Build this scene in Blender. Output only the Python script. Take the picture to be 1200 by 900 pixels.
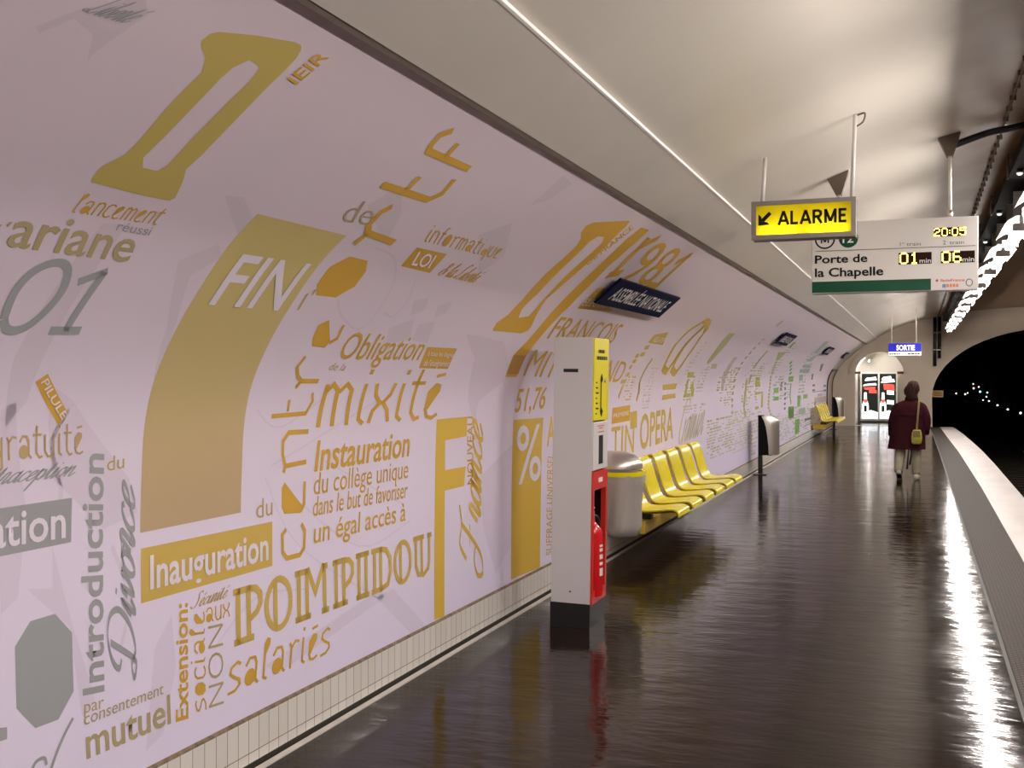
import bpy, bmesh, math, random
from mathutils import Vector, Matrix
from mathutils.geometry import tessellate_polygon

scene = bpy.context.scene
COL = scene.collection
for _o in list(bpy.data.objects):
    bpy.data.objects.remove(_o)

# ------------------------------------------------------------------ camera
# X runs across the platform (tracks to the right), Y along the tunnel, Z up from the platform.
YAW = math.atan(476 / 1300)
cd = bpy.data.cameras.new('camera')
cd.sensor_width = 36
cd.lens = 36 * 1300 / 1200
cd.shift_y = -10 / 1200
cd.clip_end = 600
cam = bpy.data.objects.new('camera', cd)
cam.location = (0, 0, 1.65)
cam.rotation_euler = (math.pi / 2, 0, YAW)
COL.objects.link(cam)
scene.camera = cam

# ------------------------------------------------------------------ world, exposure
scene.view_settings.view_transform = 'Standard'
scene.view_settings.look = 'None'
scene.view_settings.gamma = 1
scene.view_settings.use_curve_mapping = False
scene.view_settings.exposure = 0.0
wd = bpy.data.worlds.new('world')
scene.world = wd
wd.use_nodes = True
wd.node_tree.nodes['Background'].inputs[0].default_value = (0.02, 0.018, 0.016, 1)
wd.node_tree.nodes['Background'].inputs[1].default_value = 0.3
scene.cycles.use_denoising = True
scene.cycles.max_bounces = 8
scene.cycles.sample_clamp_indirect = 6
TUBE_STRENGTH = 168
TUBE_COLOR = (1.0, 0.93, 0.875)

# ------------------------------------------------------------------ materials
def rgba(c): return (c[0], c[1], c[2], 1)
def mat(name, col, rough=.5, metal=0., spec=.5, vary=0., scale=6., bump=0., bscale=60., emit=None, estr=1., trans=0., stretch=None):
    m = bpy.data.materials.new(name); m.use_nodes = True
    nt = m.node_tree; b = nt.nodes['Principled BSDF']
    b.inputs['Base Color'].default_value = rgba(col)
    b.inputs['Roughness'].default_value = rough
    b.inputs['Metallic'].default_value = metal
    b.inputs['Specular IOR Level'].default_value = spec
    if trans: b.inputs['Transmission Weight'].default_value = trans
    if emit:
        b.inputs['Emission Color'].default_value = rgba(emit)
        b.inputs['Emission Strength'].default_value = estr
    if vary or bump:
        tc = nt.nodes.new('ShaderNodeTexCoord')
        vec = tc.outputs['Object']
        if stretch:
            mp = nt.nodes.new('ShaderNodeMapping'); mp.inputs['Scale'].default_value = stretch
            nt.links.new(vec, mp.inputs['Vector']); vec = mp.outputs['Vector']
    if vary:
        n = nt.nodes.new('ShaderNodeTexNoise'); n.inputs['Scale'].default_value = scale; n.inputs['Detail'].default_value = 6
        nt.links.new(vec, n.inputs['Vector'])
        r = nt.nodes.new('ShaderNodeValToRGB')
        r.color_ramp.elements[0].position = .3; r.color_ramp.elements[1].position = .7
        r.color_ramp.elements[0].color = rgba([x * (1 - vary) for x in col])
        r.color_ramp.elements[1].color = rgba([min(1, x * (1 + vary * .6)) for x in col])
        nt.links.new(n.outputs['Fac'], r.inputs['Fac']); nt.links.new(r.outputs['Color'], b.inputs['Base Color'])
    if bump:
        n2 = nt.nodes.new('ShaderNodeTexNoise'); n2.inputs['Scale'].default_value = bscale; n2.inputs['Detail'].default_value = 4
        nt.links.new(vec, n2.inputs['Vector'])
        bp = nt.nodes.new('ShaderNodeBump'); bp.inputs['Strength'].default_value = 1; bp.inputs['Distance'].default_value = bump
        nt.links.new(n2.outputs['Fac'], bp.inputs['Height']); nt.links.new(bp.outputs['Normal'], b.inputs['Normal'])
    return m

M = {}
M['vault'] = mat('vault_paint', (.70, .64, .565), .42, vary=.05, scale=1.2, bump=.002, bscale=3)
def soot_and_shade(m, x0, x1, shade_brown):
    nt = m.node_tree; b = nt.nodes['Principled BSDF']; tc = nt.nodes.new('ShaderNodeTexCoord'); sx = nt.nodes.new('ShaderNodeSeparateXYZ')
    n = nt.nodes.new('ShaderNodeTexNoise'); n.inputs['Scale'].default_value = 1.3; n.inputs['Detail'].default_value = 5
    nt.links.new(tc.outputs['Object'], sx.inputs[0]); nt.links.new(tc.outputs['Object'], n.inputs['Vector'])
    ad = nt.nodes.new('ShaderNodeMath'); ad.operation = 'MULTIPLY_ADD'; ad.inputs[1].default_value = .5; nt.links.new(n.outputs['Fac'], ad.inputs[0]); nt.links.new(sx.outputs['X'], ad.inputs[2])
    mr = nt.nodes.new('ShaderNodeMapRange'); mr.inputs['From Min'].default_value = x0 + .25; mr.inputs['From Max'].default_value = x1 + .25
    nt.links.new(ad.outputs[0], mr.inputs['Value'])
    mx = nt.nodes.new('ShaderNodeMix'); mx.data_type = 'RGBA'; mx.inputs[7].default_value = rgba(shade_brown)
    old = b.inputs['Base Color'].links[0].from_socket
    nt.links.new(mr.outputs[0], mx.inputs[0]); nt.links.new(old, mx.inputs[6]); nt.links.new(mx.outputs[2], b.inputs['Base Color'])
soot_and_shade(M['vault'], .12, .7, (.30, .19, .115))  # soot over the tracks, plus the hoods' shade painted into the vault colour
M['band'] = mat('cornice_band_paint', (.66, .60, .54), .4, vary=.04, scale=2)
M['wall'] = mat('wall_render', (.6, .55, .5), .7)
M['endwall'] = mat('end_wall_paint', (.72, .61, .48), .45, vary=.06, scale=1.5)
M['gapdark'] = mat('dark_joint', (.15, .115, .095), .6)
M['edge_highlight'] = mat('white_edge_highlight', (.86, .83, .80), .3)
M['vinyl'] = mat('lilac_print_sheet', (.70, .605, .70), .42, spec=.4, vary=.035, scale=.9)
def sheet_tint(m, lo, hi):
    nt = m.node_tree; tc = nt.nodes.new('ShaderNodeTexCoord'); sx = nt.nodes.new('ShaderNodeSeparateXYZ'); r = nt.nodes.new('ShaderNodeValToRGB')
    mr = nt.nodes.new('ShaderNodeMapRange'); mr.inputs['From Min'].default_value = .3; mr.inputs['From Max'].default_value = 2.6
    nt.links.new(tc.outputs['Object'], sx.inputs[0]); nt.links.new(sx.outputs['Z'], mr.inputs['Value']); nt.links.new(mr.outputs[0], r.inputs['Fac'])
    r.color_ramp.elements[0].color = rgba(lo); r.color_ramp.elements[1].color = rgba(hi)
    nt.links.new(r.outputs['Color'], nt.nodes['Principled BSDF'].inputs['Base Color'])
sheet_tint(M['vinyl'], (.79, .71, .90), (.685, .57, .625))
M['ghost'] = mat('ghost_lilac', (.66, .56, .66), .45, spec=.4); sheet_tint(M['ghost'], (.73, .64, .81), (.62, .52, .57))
INK = dict(ochre=(.61, .355, .052), ochre2=(.63, .36, .035), khaki=(.53, .41, .12), drab=(.43, .345, .185), tan=(.50, .35, .17),
           gold=(.60, .41, .10), bright=(.69, .45, .065), gold2=(.60, .42, .085), grey=(.34, .335, .35), greygreen=(.34, .35, .36),
           paper=(.77, .69, .79), brown=(.45, .22, .04), pale=(.56, .50, .37), pale2=(.60, .50, .46), lime=(.47, .46, .10), olive=(.47, .44, .22),
           lime2=(.54, .53, .27), green=(.23, .45, .10), green2=(.42, .50, .36), teal=(.38, .48, .43), teal2=(.42, .48, .43), slate=(.16, .16, .20), slate2=(.42, .40, .44))
for k, v in INK.items(): M['ink_' + k] = mat('ink_' + k, v, .45, spec=.35)
def stripe_mat():
    m = mat('ink_stripe', (.5, .35, .15), .45, spec=.35); nt = m.node_tree
    tc = nt.nodes.new('ShaderNodeTexCoord'); sx = nt.nodes.new('ShaderNodeSeparateXYZ'); r = nt.nodes.new('ShaderNodeValToRGB')
    mr = nt.nodes.new('ShaderNodeMapRange'); mr.inputs['From Min'].default_value = 1.05; mr.inputs['From Max'].default_value = 2.3
    nt.links.new(tc.outputs['Object'], sx.inputs[0]); nt.links.new(sx.outputs['Z'], mr.inputs['Value']); nt.links.new(mr.outputs[0], r.inputs['Fac'])
    e = r.color_ramp.elements
    e[0].color = (.51, .365, .215, 1); e[0].position = .1
    e[1].color = (.60, .48, .19, 1); e[1].position = .85
    nt.links.new(r.outputs['Color'], nt.nodes['Principled BSDF'].inputs['Base Color'])
    return m
M['ink_stripe'] = stripe_mat()

def tile_mat():
    m = mat('white_tile', (.74, .68, .63), .12); nt = m.node_tree; b = nt.nodes['Principled BSDF']
    tc = nt.nodes.new('ShaderNodeTexCoord'); sx = nt.nodes.new('ShaderNodeSeparateXYZ'); cb = nt.nodes.new('ShaderNodeCombineXYZ')
    ad = nt.nodes.new('ShaderNodeMath'); ad.operation = 'ADD'; ad.inputs[1].default_value = .235
    nt.links.new(tc.outputs['Object'], sx.inputs[0]); nt.links.new(sx.outputs['Y'], cb.inputs['X'])
    nt.links.new(sx.outputs['Z'], ad.inputs[0]); nt.links.new(ad.outputs[0], cb.inputs['Y'])
    br = nt.nodes.new('ShaderNodeTexBrick'); br.offset = 0
    br.inputs['Scale'].default_value = 1; br.inputs['Brick Width'].default_value = .0766; br.inputs['Row Height'].default_value = .15
    br.inputs['Mortar Size'].default_value = .0016; br.inputs['Mortar Smooth'].default_value = .2
    br.inputs['Color1'].default_value = (.76, .71, .66, 1); br.inputs['Color2'].default_value = (.71, .655, .605, 1); br.inputs['Mortar'].default_value = (.16, .12, .09, 1)
    nt.links.new(cb.outputs[0], br.inputs['Vector']); nt.links.new(br.outputs['Color'], b.inputs['Base Color'])
    bp = nt.nodes.new('ShaderNodeBump'); bp.inputs['Distance'].default_value = .002; bp.invert = True
    nt.links.new(br.outputs['Fac'], bp.inputs['Height']); nt.links.new(bp.outputs['Normal'], b.inputs['Normal'])
    return m
M['tile'] = tile_mat()

def floor_mat():
    m = mat('worn_asphalt', (.05, .04, .033), .2, spec=.5); nt = m.node_tree; b = nt.nodes['Principled BSDF']
    tc = nt.nodes.new('ShaderNodeTexCoord')
    def noise(scale, st, det=5):
        mp = nt.nodes.new('ShaderNodeMapping'); mp.inputs['Scale'].default_value = st
        n = nt.nodes.new('ShaderNodeTexNoise'); n.inputs['Scale'].default_value = scale; n.inputs['Detail'].default_value = det
        nt.links.new(tc.outputs['Object'], mp.inputs[0]); nt.links.new(mp.outputs[0], n.inputs['Vector']); return n
    b.inputs['IOR'].default_value = 1.188
    b.inputs['Specular Tint'].default_value = (1, .86, .78, 1)
    c = noise(1.1, (1, .6, 1)); r = nt.nodes.new('ShaderNodeValToRGB')
    r.color_ramp.elements[0].position = .32; r.color_ramp.elements[1].position = .72
    r.color_ramp.elements[0].color = (.009, .0052, .0038, 1); r.color_ramp.elements[1].color = (.022, .0135, .0095, 1)
    nt.links.new(c.outputs['Fac'], r.inputs['Fac']); nt.links.new(r.outputs['Color'], b.inputs['Base Color'])
    rn = noise(2.2, (1, .5, 1)); mr = nt.nodes.new('ShaderNodeMapRange')
    mr.inputs['From Min'].default_value = .3; mr.inputs['From Max'].default_value = .7
    mr.inputs['To Min'].default_value = .06; mr.inputs['To Max'].default_value = .15
    nt.links.new(rn.outputs['Fac'], mr.inputs['Value']); nt.links.new(mr.outputs[0], b.inputs['Roughness'])
    h1 = noise(2.6, (1.0, 2.2, 1), 3); h2 = noise(11, (.7, 2.2, 1), 4)
    b1 = nt.nodes.new('ShaderNodeBump'); b1.inputs['Distance'].default_value = .006; b1.inputs['Strength'].default_value = .9
    b2 = nt.nodes.new('ShaderNodeBump'); b2.inputs['Distance'].default_value = .0016; b2.inputs['Strength'].default_value = .9
    nt.links.new(h1.outputs['Fac'], b1.inputs['Height']); nt.links.new(h2.outputs['Fac'], b2.inputs['Height'])
    nt.links.new(b1.outputs['Normal'], b2.inputs['Normal']); nt.links.new(b2.outputs['Normal'], b.inputs['Normal'])
    return m
M['floor'] = floor_mat()

def tactile_mat():
    m = mat('studded_strip', (.15, .13, .115), .6, spec=.05); nt = m.node_tree; b = nt.nodes['Principled BSDF']
    tc = nt.nodes.new('ShaderNodeTexCoord'); sx = nt.nodes.new('ShaderNodeSeparateXYZ'); nt.links.new(tc.outputs['Object'], sx.inputs[0])
    def sine(o, k):
        a = nt.nodes.new('ShaderNodeMath'); a.operation = 'MULTIPLY'; a.inputs[1].default_value = k
        s = nt.nodes.new('ShaderNodeMath'); s.operation = 'SINE'; nt.links.new(sx.outputs[o], a.inputs[0]); nt.links.new(a.outputs[0], s.inputs[0]); return s
    a = sine('X', 2 * math.pi / .05); c = sine('Y', 2 * math.pi / .05)
    p = nt.nodes.new('ShaderNodeMath'); p.operation = 'MULTIPLY'; nt.links.new(a.outputs[0], p.inputs[0]); nt.links.new(c.outputs[0], p.inputs[1])
    g = nt.nodes.new('ShaderNodeMath'); g.operation = 'GREATER_THAN'; g.inputs[1].default_value = .35; nt.links.new(p.outputs[0], g.inputs[0])
    bp = nt.nodes.new('ShaderNodeBump'); bp.inputs['Distance'].default_value = .006; nt.links.new(g.outputs[0], bp.inputs['Height']); nt.links.new(bp.outputs['Normal'], b.inputs['Normal'])
    mx = nt.nodes.new('ShaderNodeMix'); mx.data_type = 'RGBA'; mx.inputs[6].default_value = (.030, .024, .020, 1); mx.inputs[7].default_value = (.085, .070, .058, 1)
    nt.links.new(g.outputs[0], mx.inputs[0]); nt.links.new(mx.outputs[2], b.inputs['Base Color'])
    return m
M['tactile'] = tactile_mat()
M['edge'] = mat('white_edge_stone', (.70, .63, .60), .38, vary=.12, scale=3, stretch=(1, .35, 1))
M['kerb'] = mat('kerb_white', (.62, .56, .52), .5, vary=.15, scale=8)
M['groove'] = mat('groove', (.03, .025, .02), .6)
M['pit'] = mat('track_pit', (.012, .010, .009), .9, spec=.1, vary=.4, scale=9, bump=.03, bscale=14)
M['tunnel'] = mat('tunnel_soot', (.010, .009, .008), .95, spec=.05)
M['rail'] = mat('rail_steel', (.16, .12, .09), .35, metal=.8)
M['sleeper'] = mat('sleeper', (.016, .013, .010), .9, spec=.1)
M['grey_metal'] = mat('grey_cabinet_paint', (.66, .635, .64), .4, spec=.45)
M['light_panel'] = mat('pale_panel', (.66, .62, .62), .35)
M['steel'] = mat('brushed_steel', (.60, .55, .50), .3, metal=.9)
M['black'] = mat('black_paint', (.010, .010, .011), .35)
M['black_plastic'] = mat('black_matt', (.006, .006, .006), .75, spec=.1)
M['brown_metal'] = mat('brown_metal', (.11, .075, .055), .5)
M['yellow'] = mat('yellow_seat', (.80, .66, .010), .25, spec=.45)
M['yellow_beam'] = mat('yellow_beam_paint', (.55, .36, .02), .4)
M['yellow_panel'] = mat('yellow_panel', (.80, .68, .01), .3)
M['red'] = mat('red_enamel', (.62, .028, .022), .3)
M['red_ext'] = mat('extinguisher_red', (.60, .012, .016), .22)
M['white'] = mat('white_enamel', (.80, .78, .76), .35)
M['rodwhite'] = mat('rod_white', (.72, .68, .63), .35)
M['navy'] = mat('navy_enamel', (.004, .006, .034), .5, spec=.02)
M['bag'] = mat('clear_sack', (.50, .45, .41), .33, trans=.25, spec=.5, bump=.02, bscale=9, stretch=(1, 1, .25))
M['dark_green'] = mat('dark_green_band', (.003, .060, .028), .45, spec=.2)
M['blackink'] = mat('black_ink', (.010, .010, .012), .6, spec=.1)
M['sign_white'] = mat('sign_white', (.70, .655, .63), .3)
M['red_ink'] = mat('red_ink', (.60, .03, .05), .4)
M['orange_ink'] = mat('orange_ink', (.75, .25, .08), .4)
M['blue_ink'] = mat('blue_ink', (.10, .25, .50), .4)
M['grey_ink'] = mat('grey_ink', (.12, .115, .115), .5, spec=.2)
M['led'] = mat('amber_led', (.2, .1, .0), .5, emit=(1, .66, .12), estr=6)
M['led_off'] = mat('led_window', (.022, .008, .003), .6, spec=.05)
M['tube'] = mat('lit_tube', (.8, .8, .8), .5, emit=TUBE_COLOR, estr=TUBE_STRENGTH)
M['hood'] = mat('hood_white', (.82, .80, .77), .35)
M['frame_grey'] = mat('sign_frame_grey', (.25, .22, .20), .4, metal=.5)
M['blue_lit'] = mat('lit_blue', (.01, .01, .2), .4, emit=(.004, .006, .45), estr=1.0)
M['white_lit'] = mat('lit_white', (.7, .7, .7), .4, emit=(.95, .93, .90), estr=1.0)
M['poster_lit'] = mat('backlit_white', (.6, .6, .6), .3, emit=(.93, .97, 1), estr=2.2)
M['poster_dark'] = mat('backlit_black', (.008, .012, .008), .25, emit=(.02, .03, .02), estr=.3)
M['poster_red'] = mat('backlit_red', (.5, .05, .04), .3, emit=(.85, .10, .07), estr=1.0)
M['poster_grey'] = mat('backlit_grey', (.3, .3, .3), .3, emit=(.35, .36, .38), estr=.8)
M['lamp_white'] = mat('tunnel_lamp_glow', (.8, .8, .8), .5, emit=(1, .9, .75), estr=5)
M['lamp_cyan'] = mat('tunnel_signal_glow', (.2, .8, .8), .5, emit=(.25, .95, .9), estr=6)
M['yellow_plate'] = mat('yellow_plate', (.70, .38, .04), .45)
M['coat'] = mat('maroon_wool', (.032, .006, .009), .9, spec=.08, vary=.25, scale=14)
M['skin'] = mat('skin', (.50, .29, .21), .5)
M['hair'] = mat('dark_auburn_hair', (.028, .010, .006), .75, spec=.15, bump=.03, bscale=40, stretch=(1, 1, .3))
M['trousers'] = mat('pale_trousers', (.36, .33, .23), .8, vary=.15, scale=8)
M['shoe'] = mat('cream_shoe', (.55, .47, .37), .5)
M['bagcloth'] = mat('yellow_green_bag', (.36, .34, .035), .6, vary=.2, scale=20)
M['strap'] = mat('olive_strap', (.16, .12, .03), .7)
def alarm_mat():
    m = bpy.data.materials.new('translucent_yellow'); m.use_nodes = True; nt = m.node_tree; b = nt.nodes['Principled BSDF']
    b.inputs['Base Color'].default_value = (.75, .66, .01, 1); b.inputs['Roughness'].default_value = .35
    t = nt.nodes.new('ShaderNodeBsdfTranslucent'); t.inputs['Color'].default_value = (.95, .88, .10, 1)
    mx = nt.nodes.new('ShaderNodeMixShader'); mx.inputs[0].default_value = .75
    out = nt.nodes['Material Output']
    nt.links.new(b.outputs[0], mx.inputs[1]); nt.links.new(t.outputs[0], mx.inputs[2]); nt.links.new(mx.outputs[0], out.inputs['Surface'])
    return m
M['alarm_face'] = alarm_mat()
M['sign_tube'] = mat('sign_tube', (.8, .8, .8), .5, emit=(1, .95, .8), estr=30)

# ------------------------------------------------------------------ mesh helpers
def obj(name, bm, m, parent=None, smooth=False, loc=None, angle=None):
    me = bpy.data.meshes.new(name)
    bmesh.ops.recalc_face_normals(bm, faces=bm.faces)
    bm.to_mesh(me); bm.free()
    for x in (m if isinstance(m, (list, tuple)) else [m]): me.materials.append(x if not isinstance(x, str) else M[x])
    if smooth:
        me.polygons.foreach_set('use_smooth', [True] * len(me.polygons))
        if angle: me.set_sharp_from_angle(angle=math.radians(angle))
    o = bpy.data.objects.new(name, me); COL.objects.link(o)
    if parent is not None: o.parent = parent
    if loc is not None: o.location = loc
    return o
def tag(o, label, cat, group=None, kind=None):
    o['label'] = label; o['category'] = cat
    if group: o['group'] = group
    if kind: o['kind'] = kind
    return o
def thing(name, label, cat, loc=(0, 0, 0), rot=(0, 0, 0), group=None):
    o = bpy.data.objects.new(name, None); COL.objects.link(o); o.empty_display_size = .1
    o.location = loc; o.rotation_euler = rot
    return tag(o, label, cat, group)
def struct(name, bm, m, smooth=False, angle=None):
    o = obj(name, bm, m, None, smooth, angle=angle); o['kind'] = 'structure'; return o
def dup(root, loc, label, group=None):
    r = root.copy(); COL.objects.link(r); r.location = loc; r['label'] = label
    if group: r['group'] = group
    for ch in list(root.children):
        c = ch.copy(); COL.objects.link(c); c.parent = r
        for g in ch.children:
            d = g.copy(); COL.objects.link(d); d.parent = c
    return r
def BM(): return bmesh.new()
def box(bm, x0, x1, y0, y1, z0, z1, bevel=0, mi=0):
    vs = [bm.verts.new((x, y, z)) for z in (z0, z1) for y in (y0, y1) for x in (x0, x1)]
    fs = [bm.faces.new([vs[i] for i in f]) for f in ((0, 2, 3, 1), (4, 5, 7, 6), (0, 1, 5, 4), (2, 6, 7, 3), (0, 4, 6, 2), (1, 3, 7, 5))]
    for f in fs: f.material_index = mi
    if bevel:
        es = list({e for f in fs for e in f.edges})
        bmesh.ops.bevel(bm, geom=es, offset=bevel, segments=2, affect='EDGES', profile=.6)
    return bm
def bx(*a, **k): return box(BM(), *a, **k)
def tube(bm, pts, r, n=10, caps=True):
    pts = [Vector(p) for p in pts]; rings = []
    rr = r if isinstance(r, (list, tuple)) else [r] * len(pts)
    u = None
    for i, p in enumerate(pts):
        t = (pts[min(i + 1, len(pts) - 1)] - pts[max(i - 1, 0)]).normalized()
        if u is None: u = t.cross(Vector((0, 0, 1)) if abs(t.z) < .9 else Vector((1, 0, 0)))
        u = (u - t * u.dot(t)).normalized(); v = t.cross(u).normalized()
        rings.append([bm.verts.new(p + (u * math.cos(2 * math.pi * k / n) + v * math.sin(2 * math.pi * k / n)) * rr[i]) for k in range(n)])
    for a, b in zip(rings, rings[1:]):
        for k in range(n): bm.faces.new((a[k], a[(k + 1) % n], b[(k + 1) % n], b[k]))
    if caps:
        bm.faces.new(rings[0][::-1]); bm.faces.new(rings[-1])
    return bm
def loft(bm, rings, closed=True, caps=True):
    R = [[bm.verts.new(p) for p in r] for r in rings]; n = len(R[0])
    for a, b in zip(R, R[1:]):
        for k in range(n if closed else n - 1): bm.faces.new((a[k], a[(k + 1) % n], b[(k + 1) % n], b[k]))
    if caps:
        bm.faces.new(R[0][::-1]); bm.faces.new(R[-1])
    return bm
def ellipse_ring(cx, cy, z, rx, ry, n=20, wob=0, ph=0):
    return [(cx + (rx + wob * math.cos(6 * 2 * math.pi * k / n + ph)) * math.cos(2 * math.pi * k / n), cy + (ry + wob * math.sin(5 * 2 * math.pi * k / n + ph)) * math.sin(2 * math.pi * k / n), z) for k in range(n)]
def extrude_y(bm, poly, y0, y1, holes=(), caps=True, mi=0):
    """closed XZ outline (with holes) run along Y"""
    loops = [list(poly)] + [list(h) for h in holes]
    for lp in loops:
        a = [bm.verts.new((x, y0, z)) for x, z in lp]; b = [bm.verts.new((x, y1, z)) for x, z in lp]
        for k in range(len(lp)):
            j = (k + 1) % len(lp); f = bm.faces.new((a[k], a[j], b[j], b[k])); f.material_index = mi
    if caps:
        flat = [p for lp in loops for p in lp]
        tris = tessellate_polygon([[Vector((x, z, 0)) for x, z in lp] for lp in loops])
        for y in (y0, y1):
            vs = [bm.verts.new((x, y, z)) for x, z in flat]
            for t in tris:
                try: bm.faces.new([vs[i] for i in t]).material_index = mi
                except ValueError: pass
    bmesh.ops.remove_doubles(bm, verts=bm.verts, dist=1e-5)
    return bm
def extrude_x(bm, poly, x0, x1):
    """closed YZ outline run along X"""
    a = [bm.verts.new((x0, y, z)) for y, z in poly]; b = [bm.verts.new((x1, y, z)) for y, z in poly]
    for k in range(len(poly)):
        j = (k + 1) % len(poly); bm.faces.new((a[k], a[j], b[j], b[k]))
    bm.faces.new(a[::-1]); bm.faces.new(b); return bm
def sweep_open(bm, prof, y0, y1, ny=1):
    """open XZ line run along Y (a skin)"""
    rows = [[bm.verts.new((x, y0 + (y1 - y0) * k / ny, z)) for x, z in prof] for k in range(ny + 1)]
    for a, b in zip(rows, rows[1:]):
        for k in range(len(prof) - 1): bm.faces.new((a[k], b[k], b[k + 1], a[k + 1]))
    return bm

# ---- flat lettering and shapes: (verts2d, faces)
_tc = {}
def text2(s, bold=0.):
    if (s, bold) in _tc: return _tc[(s, bold)]
    cu = bpy.data.curves.new('t', 'FONT'); cu.body = s; cu.size = 1; cu.resolution_u = 3; cu.offset = bold
    o = bpy.data.objects.new('t', cu); me = o.to_mesh()
    r = ([(v.co.x, v.co.y) for v in me.vertices], [tuple(p.vertices) for p in me.polygons])
    o.to_mesh_clear(); bpy.data.objects.remove(o); bpy.data.curves.remove(cu)
    _tc[(s, bold)] = r; return r
def _h(ch): return max(y for _, y in text2(ch)[0])
def unit_text(s, bold=0., mode='c'):
    v, f = text2(s, bold); x0 = min(p[0] for p in v); x1 = max(p[0] for p in v); h = _h('H' if mode == 'c' else 'x')
    return [((x - x0) / (x1 - x0), y / h) for x, y in v], f, (x1 - x0) / h
def poly2(outer, holes=()):
    loops = [list(outer)] + [list(h) for h in holes]
    return [p for l in loops for p in l], [tuple(t) for t in tessellate_polygon([[Vector((x, y, 0)) for x, y in l] for l in loops])]
def smooth_line(P, n=6):
    out = []
    for i in range(len(P) - 1):
        p0 = P[max(i - 1, 0)]; p1 = P[i]; p2 = P[i + 1]; p3 = P[min(i + 2, len(P) - 1)]
        for k in range(n):
            t = k / n
            out.append(tuple(.5 * ((2 * b) + (c - a) * t + (2 * a - 5 * b + 4 * c - d) * t * t + (-a + 3 * b - 3 * c + d) * t ** 3) for a, b, c, d in zip(p0, p1, p2, p3)))
    return out + [P[-1]]
def stroke2(P, w, w1=None):
    n = len(P); V = []; F = []
    for i in range(n):
        a = Vector(P[max(i - 1, 0)]); b = Vector(P[i]); c = Vector(P[min(i + 1, n - 1)])
        t1 = (b - a).normalized() if i > 0 else (c - b).normalized(); t2 = (c - b).normalized() if i < n - 1 else t1
        nn = Vector((-(t1 + t2).y, (t1 + t2).x))
        nn = nn.normalized() if nn.length > 1e-6 else Vector((-t1.y, t1.x))
        k = 1 / max(.5, nn.dot(Vector((-t1.y, t1.x))))
        ww = (w[i] if isinstance(w, list) else w) / 2 * k
        V += [tuple(b + nn * ww), tuple(b - nn * ww)]
    for i in range(n - 1): F.append((2 * i, 2 * i + 1, 2 * i + 3, 2 * i + 2))
    return V, F
def merge2(parts):
    V = []; F = []
    for v, f in parts:
        o = len(V); V += list(v); F += [tuple(i + o for i in t) for t in f]
    return V, F
def ell(cx, cy, rx, ry, n=18): return [(cx + rx * math.cos(2 * math.pi * k / n), cy + ry * math.sin(2 * math.pi * k / n)) for k in range(n)]
def rect2(x0, y0, x1, y1): return [(x0, y0), (x1, y0), (x1, y1), (x0, y1)], [(0, 1, 2, 3)]
def place(bm, shape, O, U, V, mi=0):
    """2D shape onto the plane through O with axes U, V"""
    O, U, V = Vector(O), Vector(U), Vector(V)
    vs = [bm.verts.new(O + U * x + V * y) for x, y in shape[0]]
    for f in shape[1]:
        if len(set(f)) >= 3:
            try: bm.faces.new([vs[i] for i in f]).material_index = mi
            except ValueError: pass
    return bm
def sign_text(s, O, U, V, h, width=None, bold=0., bm=None):
    v, f, asp = unit_text(s, bold); w = width or asp * h
    return place(bm or BM(), ([(x * w, y * h) for x, y in v], f), O, U, V)

# ------------------------------------------------------------------ tunnel section (X, Z), measured around the left half, mirrored to the right
KEY = [(-2.65, 0), (-2.652, .6), (-2.65, 1.08), (-2.645, 1.25), (-2.632, 1.46), (-2.594, 1.62), (-2.51, 1.79), (-2.405, 1.945), (-2.27, 2.11), (-2.123, 2.24),
       (-1.84, 2.48), (-1.57, 2.705), (-1.27, 2.87), (-.81, 3.115), (-.23, 3.34), (.4, 3.5), (1.15, 3.635), (1.9, 3.72), (3.1, 3.79), (4.0, 3.80)]
def section(key, n=5):
    out = []; V2 = [Vector(k) for k in key]
    for i in range(len(V2) - 1):
        p1, p2 = V2[i], V2[i + 1]
        p0 = V2[i - 1] if i > 0 else 2 * p1 - p2
        p3 = V2[i + 2] if i + 2 < len(V2) else 2 * p2 - p1
        d1 = (p2 - p1).length; d0 = (p1 - p0).length; d2 = (p3 - p2).length
        m1 = (p2 - p0) / (d0 + d1) * d1; m2 = (p3 - p1) / (d1 + d2) * d1
        for k in range(n):
            t = k / n
            out.append((2 * t ** 3 - 3 * t * t + 1) * p1 + (t ** 3 - 2 * t * t + t) * m1 + (-2 * t ** 3 + 3 * t * t) * p2 + (t ** 3 - t * t) * m2)
    return out + [V2[-1]]
PR = section(KEY)
ARC = [0]
for a, b in zip(PR, PR[1:]): ARC.append(ARC[-1] + (b - a).length)
NRM = []
for i in range(len(PR)):
    t = (PR[min(i + 1, len(PR) - 1)] - PR[max(i - 1, 0)]).normalized(); NRM.append(Vector((t.y, -t.x)))
def arc_at_z(z):
    for i in range(len(PR) - 1):
        if PR[i].y <= z <= PR[i + 1].y: return ARC[i] + (z - PR[i].y) / (PR[i + 1].y - PR[i].y) * (ARC[i + 1] - ARC[i])
def wall_pt(y, s, off=0):
    i = 0
    while i < len(ARC) - 2 and s > ARC[i + 1]: i += 1
    q = (s - ARC[i]) / (ARC[i + 1] - ARC[i])
    p = PR[i].lerp(PR[i + 1], q); n = NRM[i].lerp(NRM[i + 1], q)
    return Vector((p.x + n.x * off, y, p.y + n.y * off))
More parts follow.
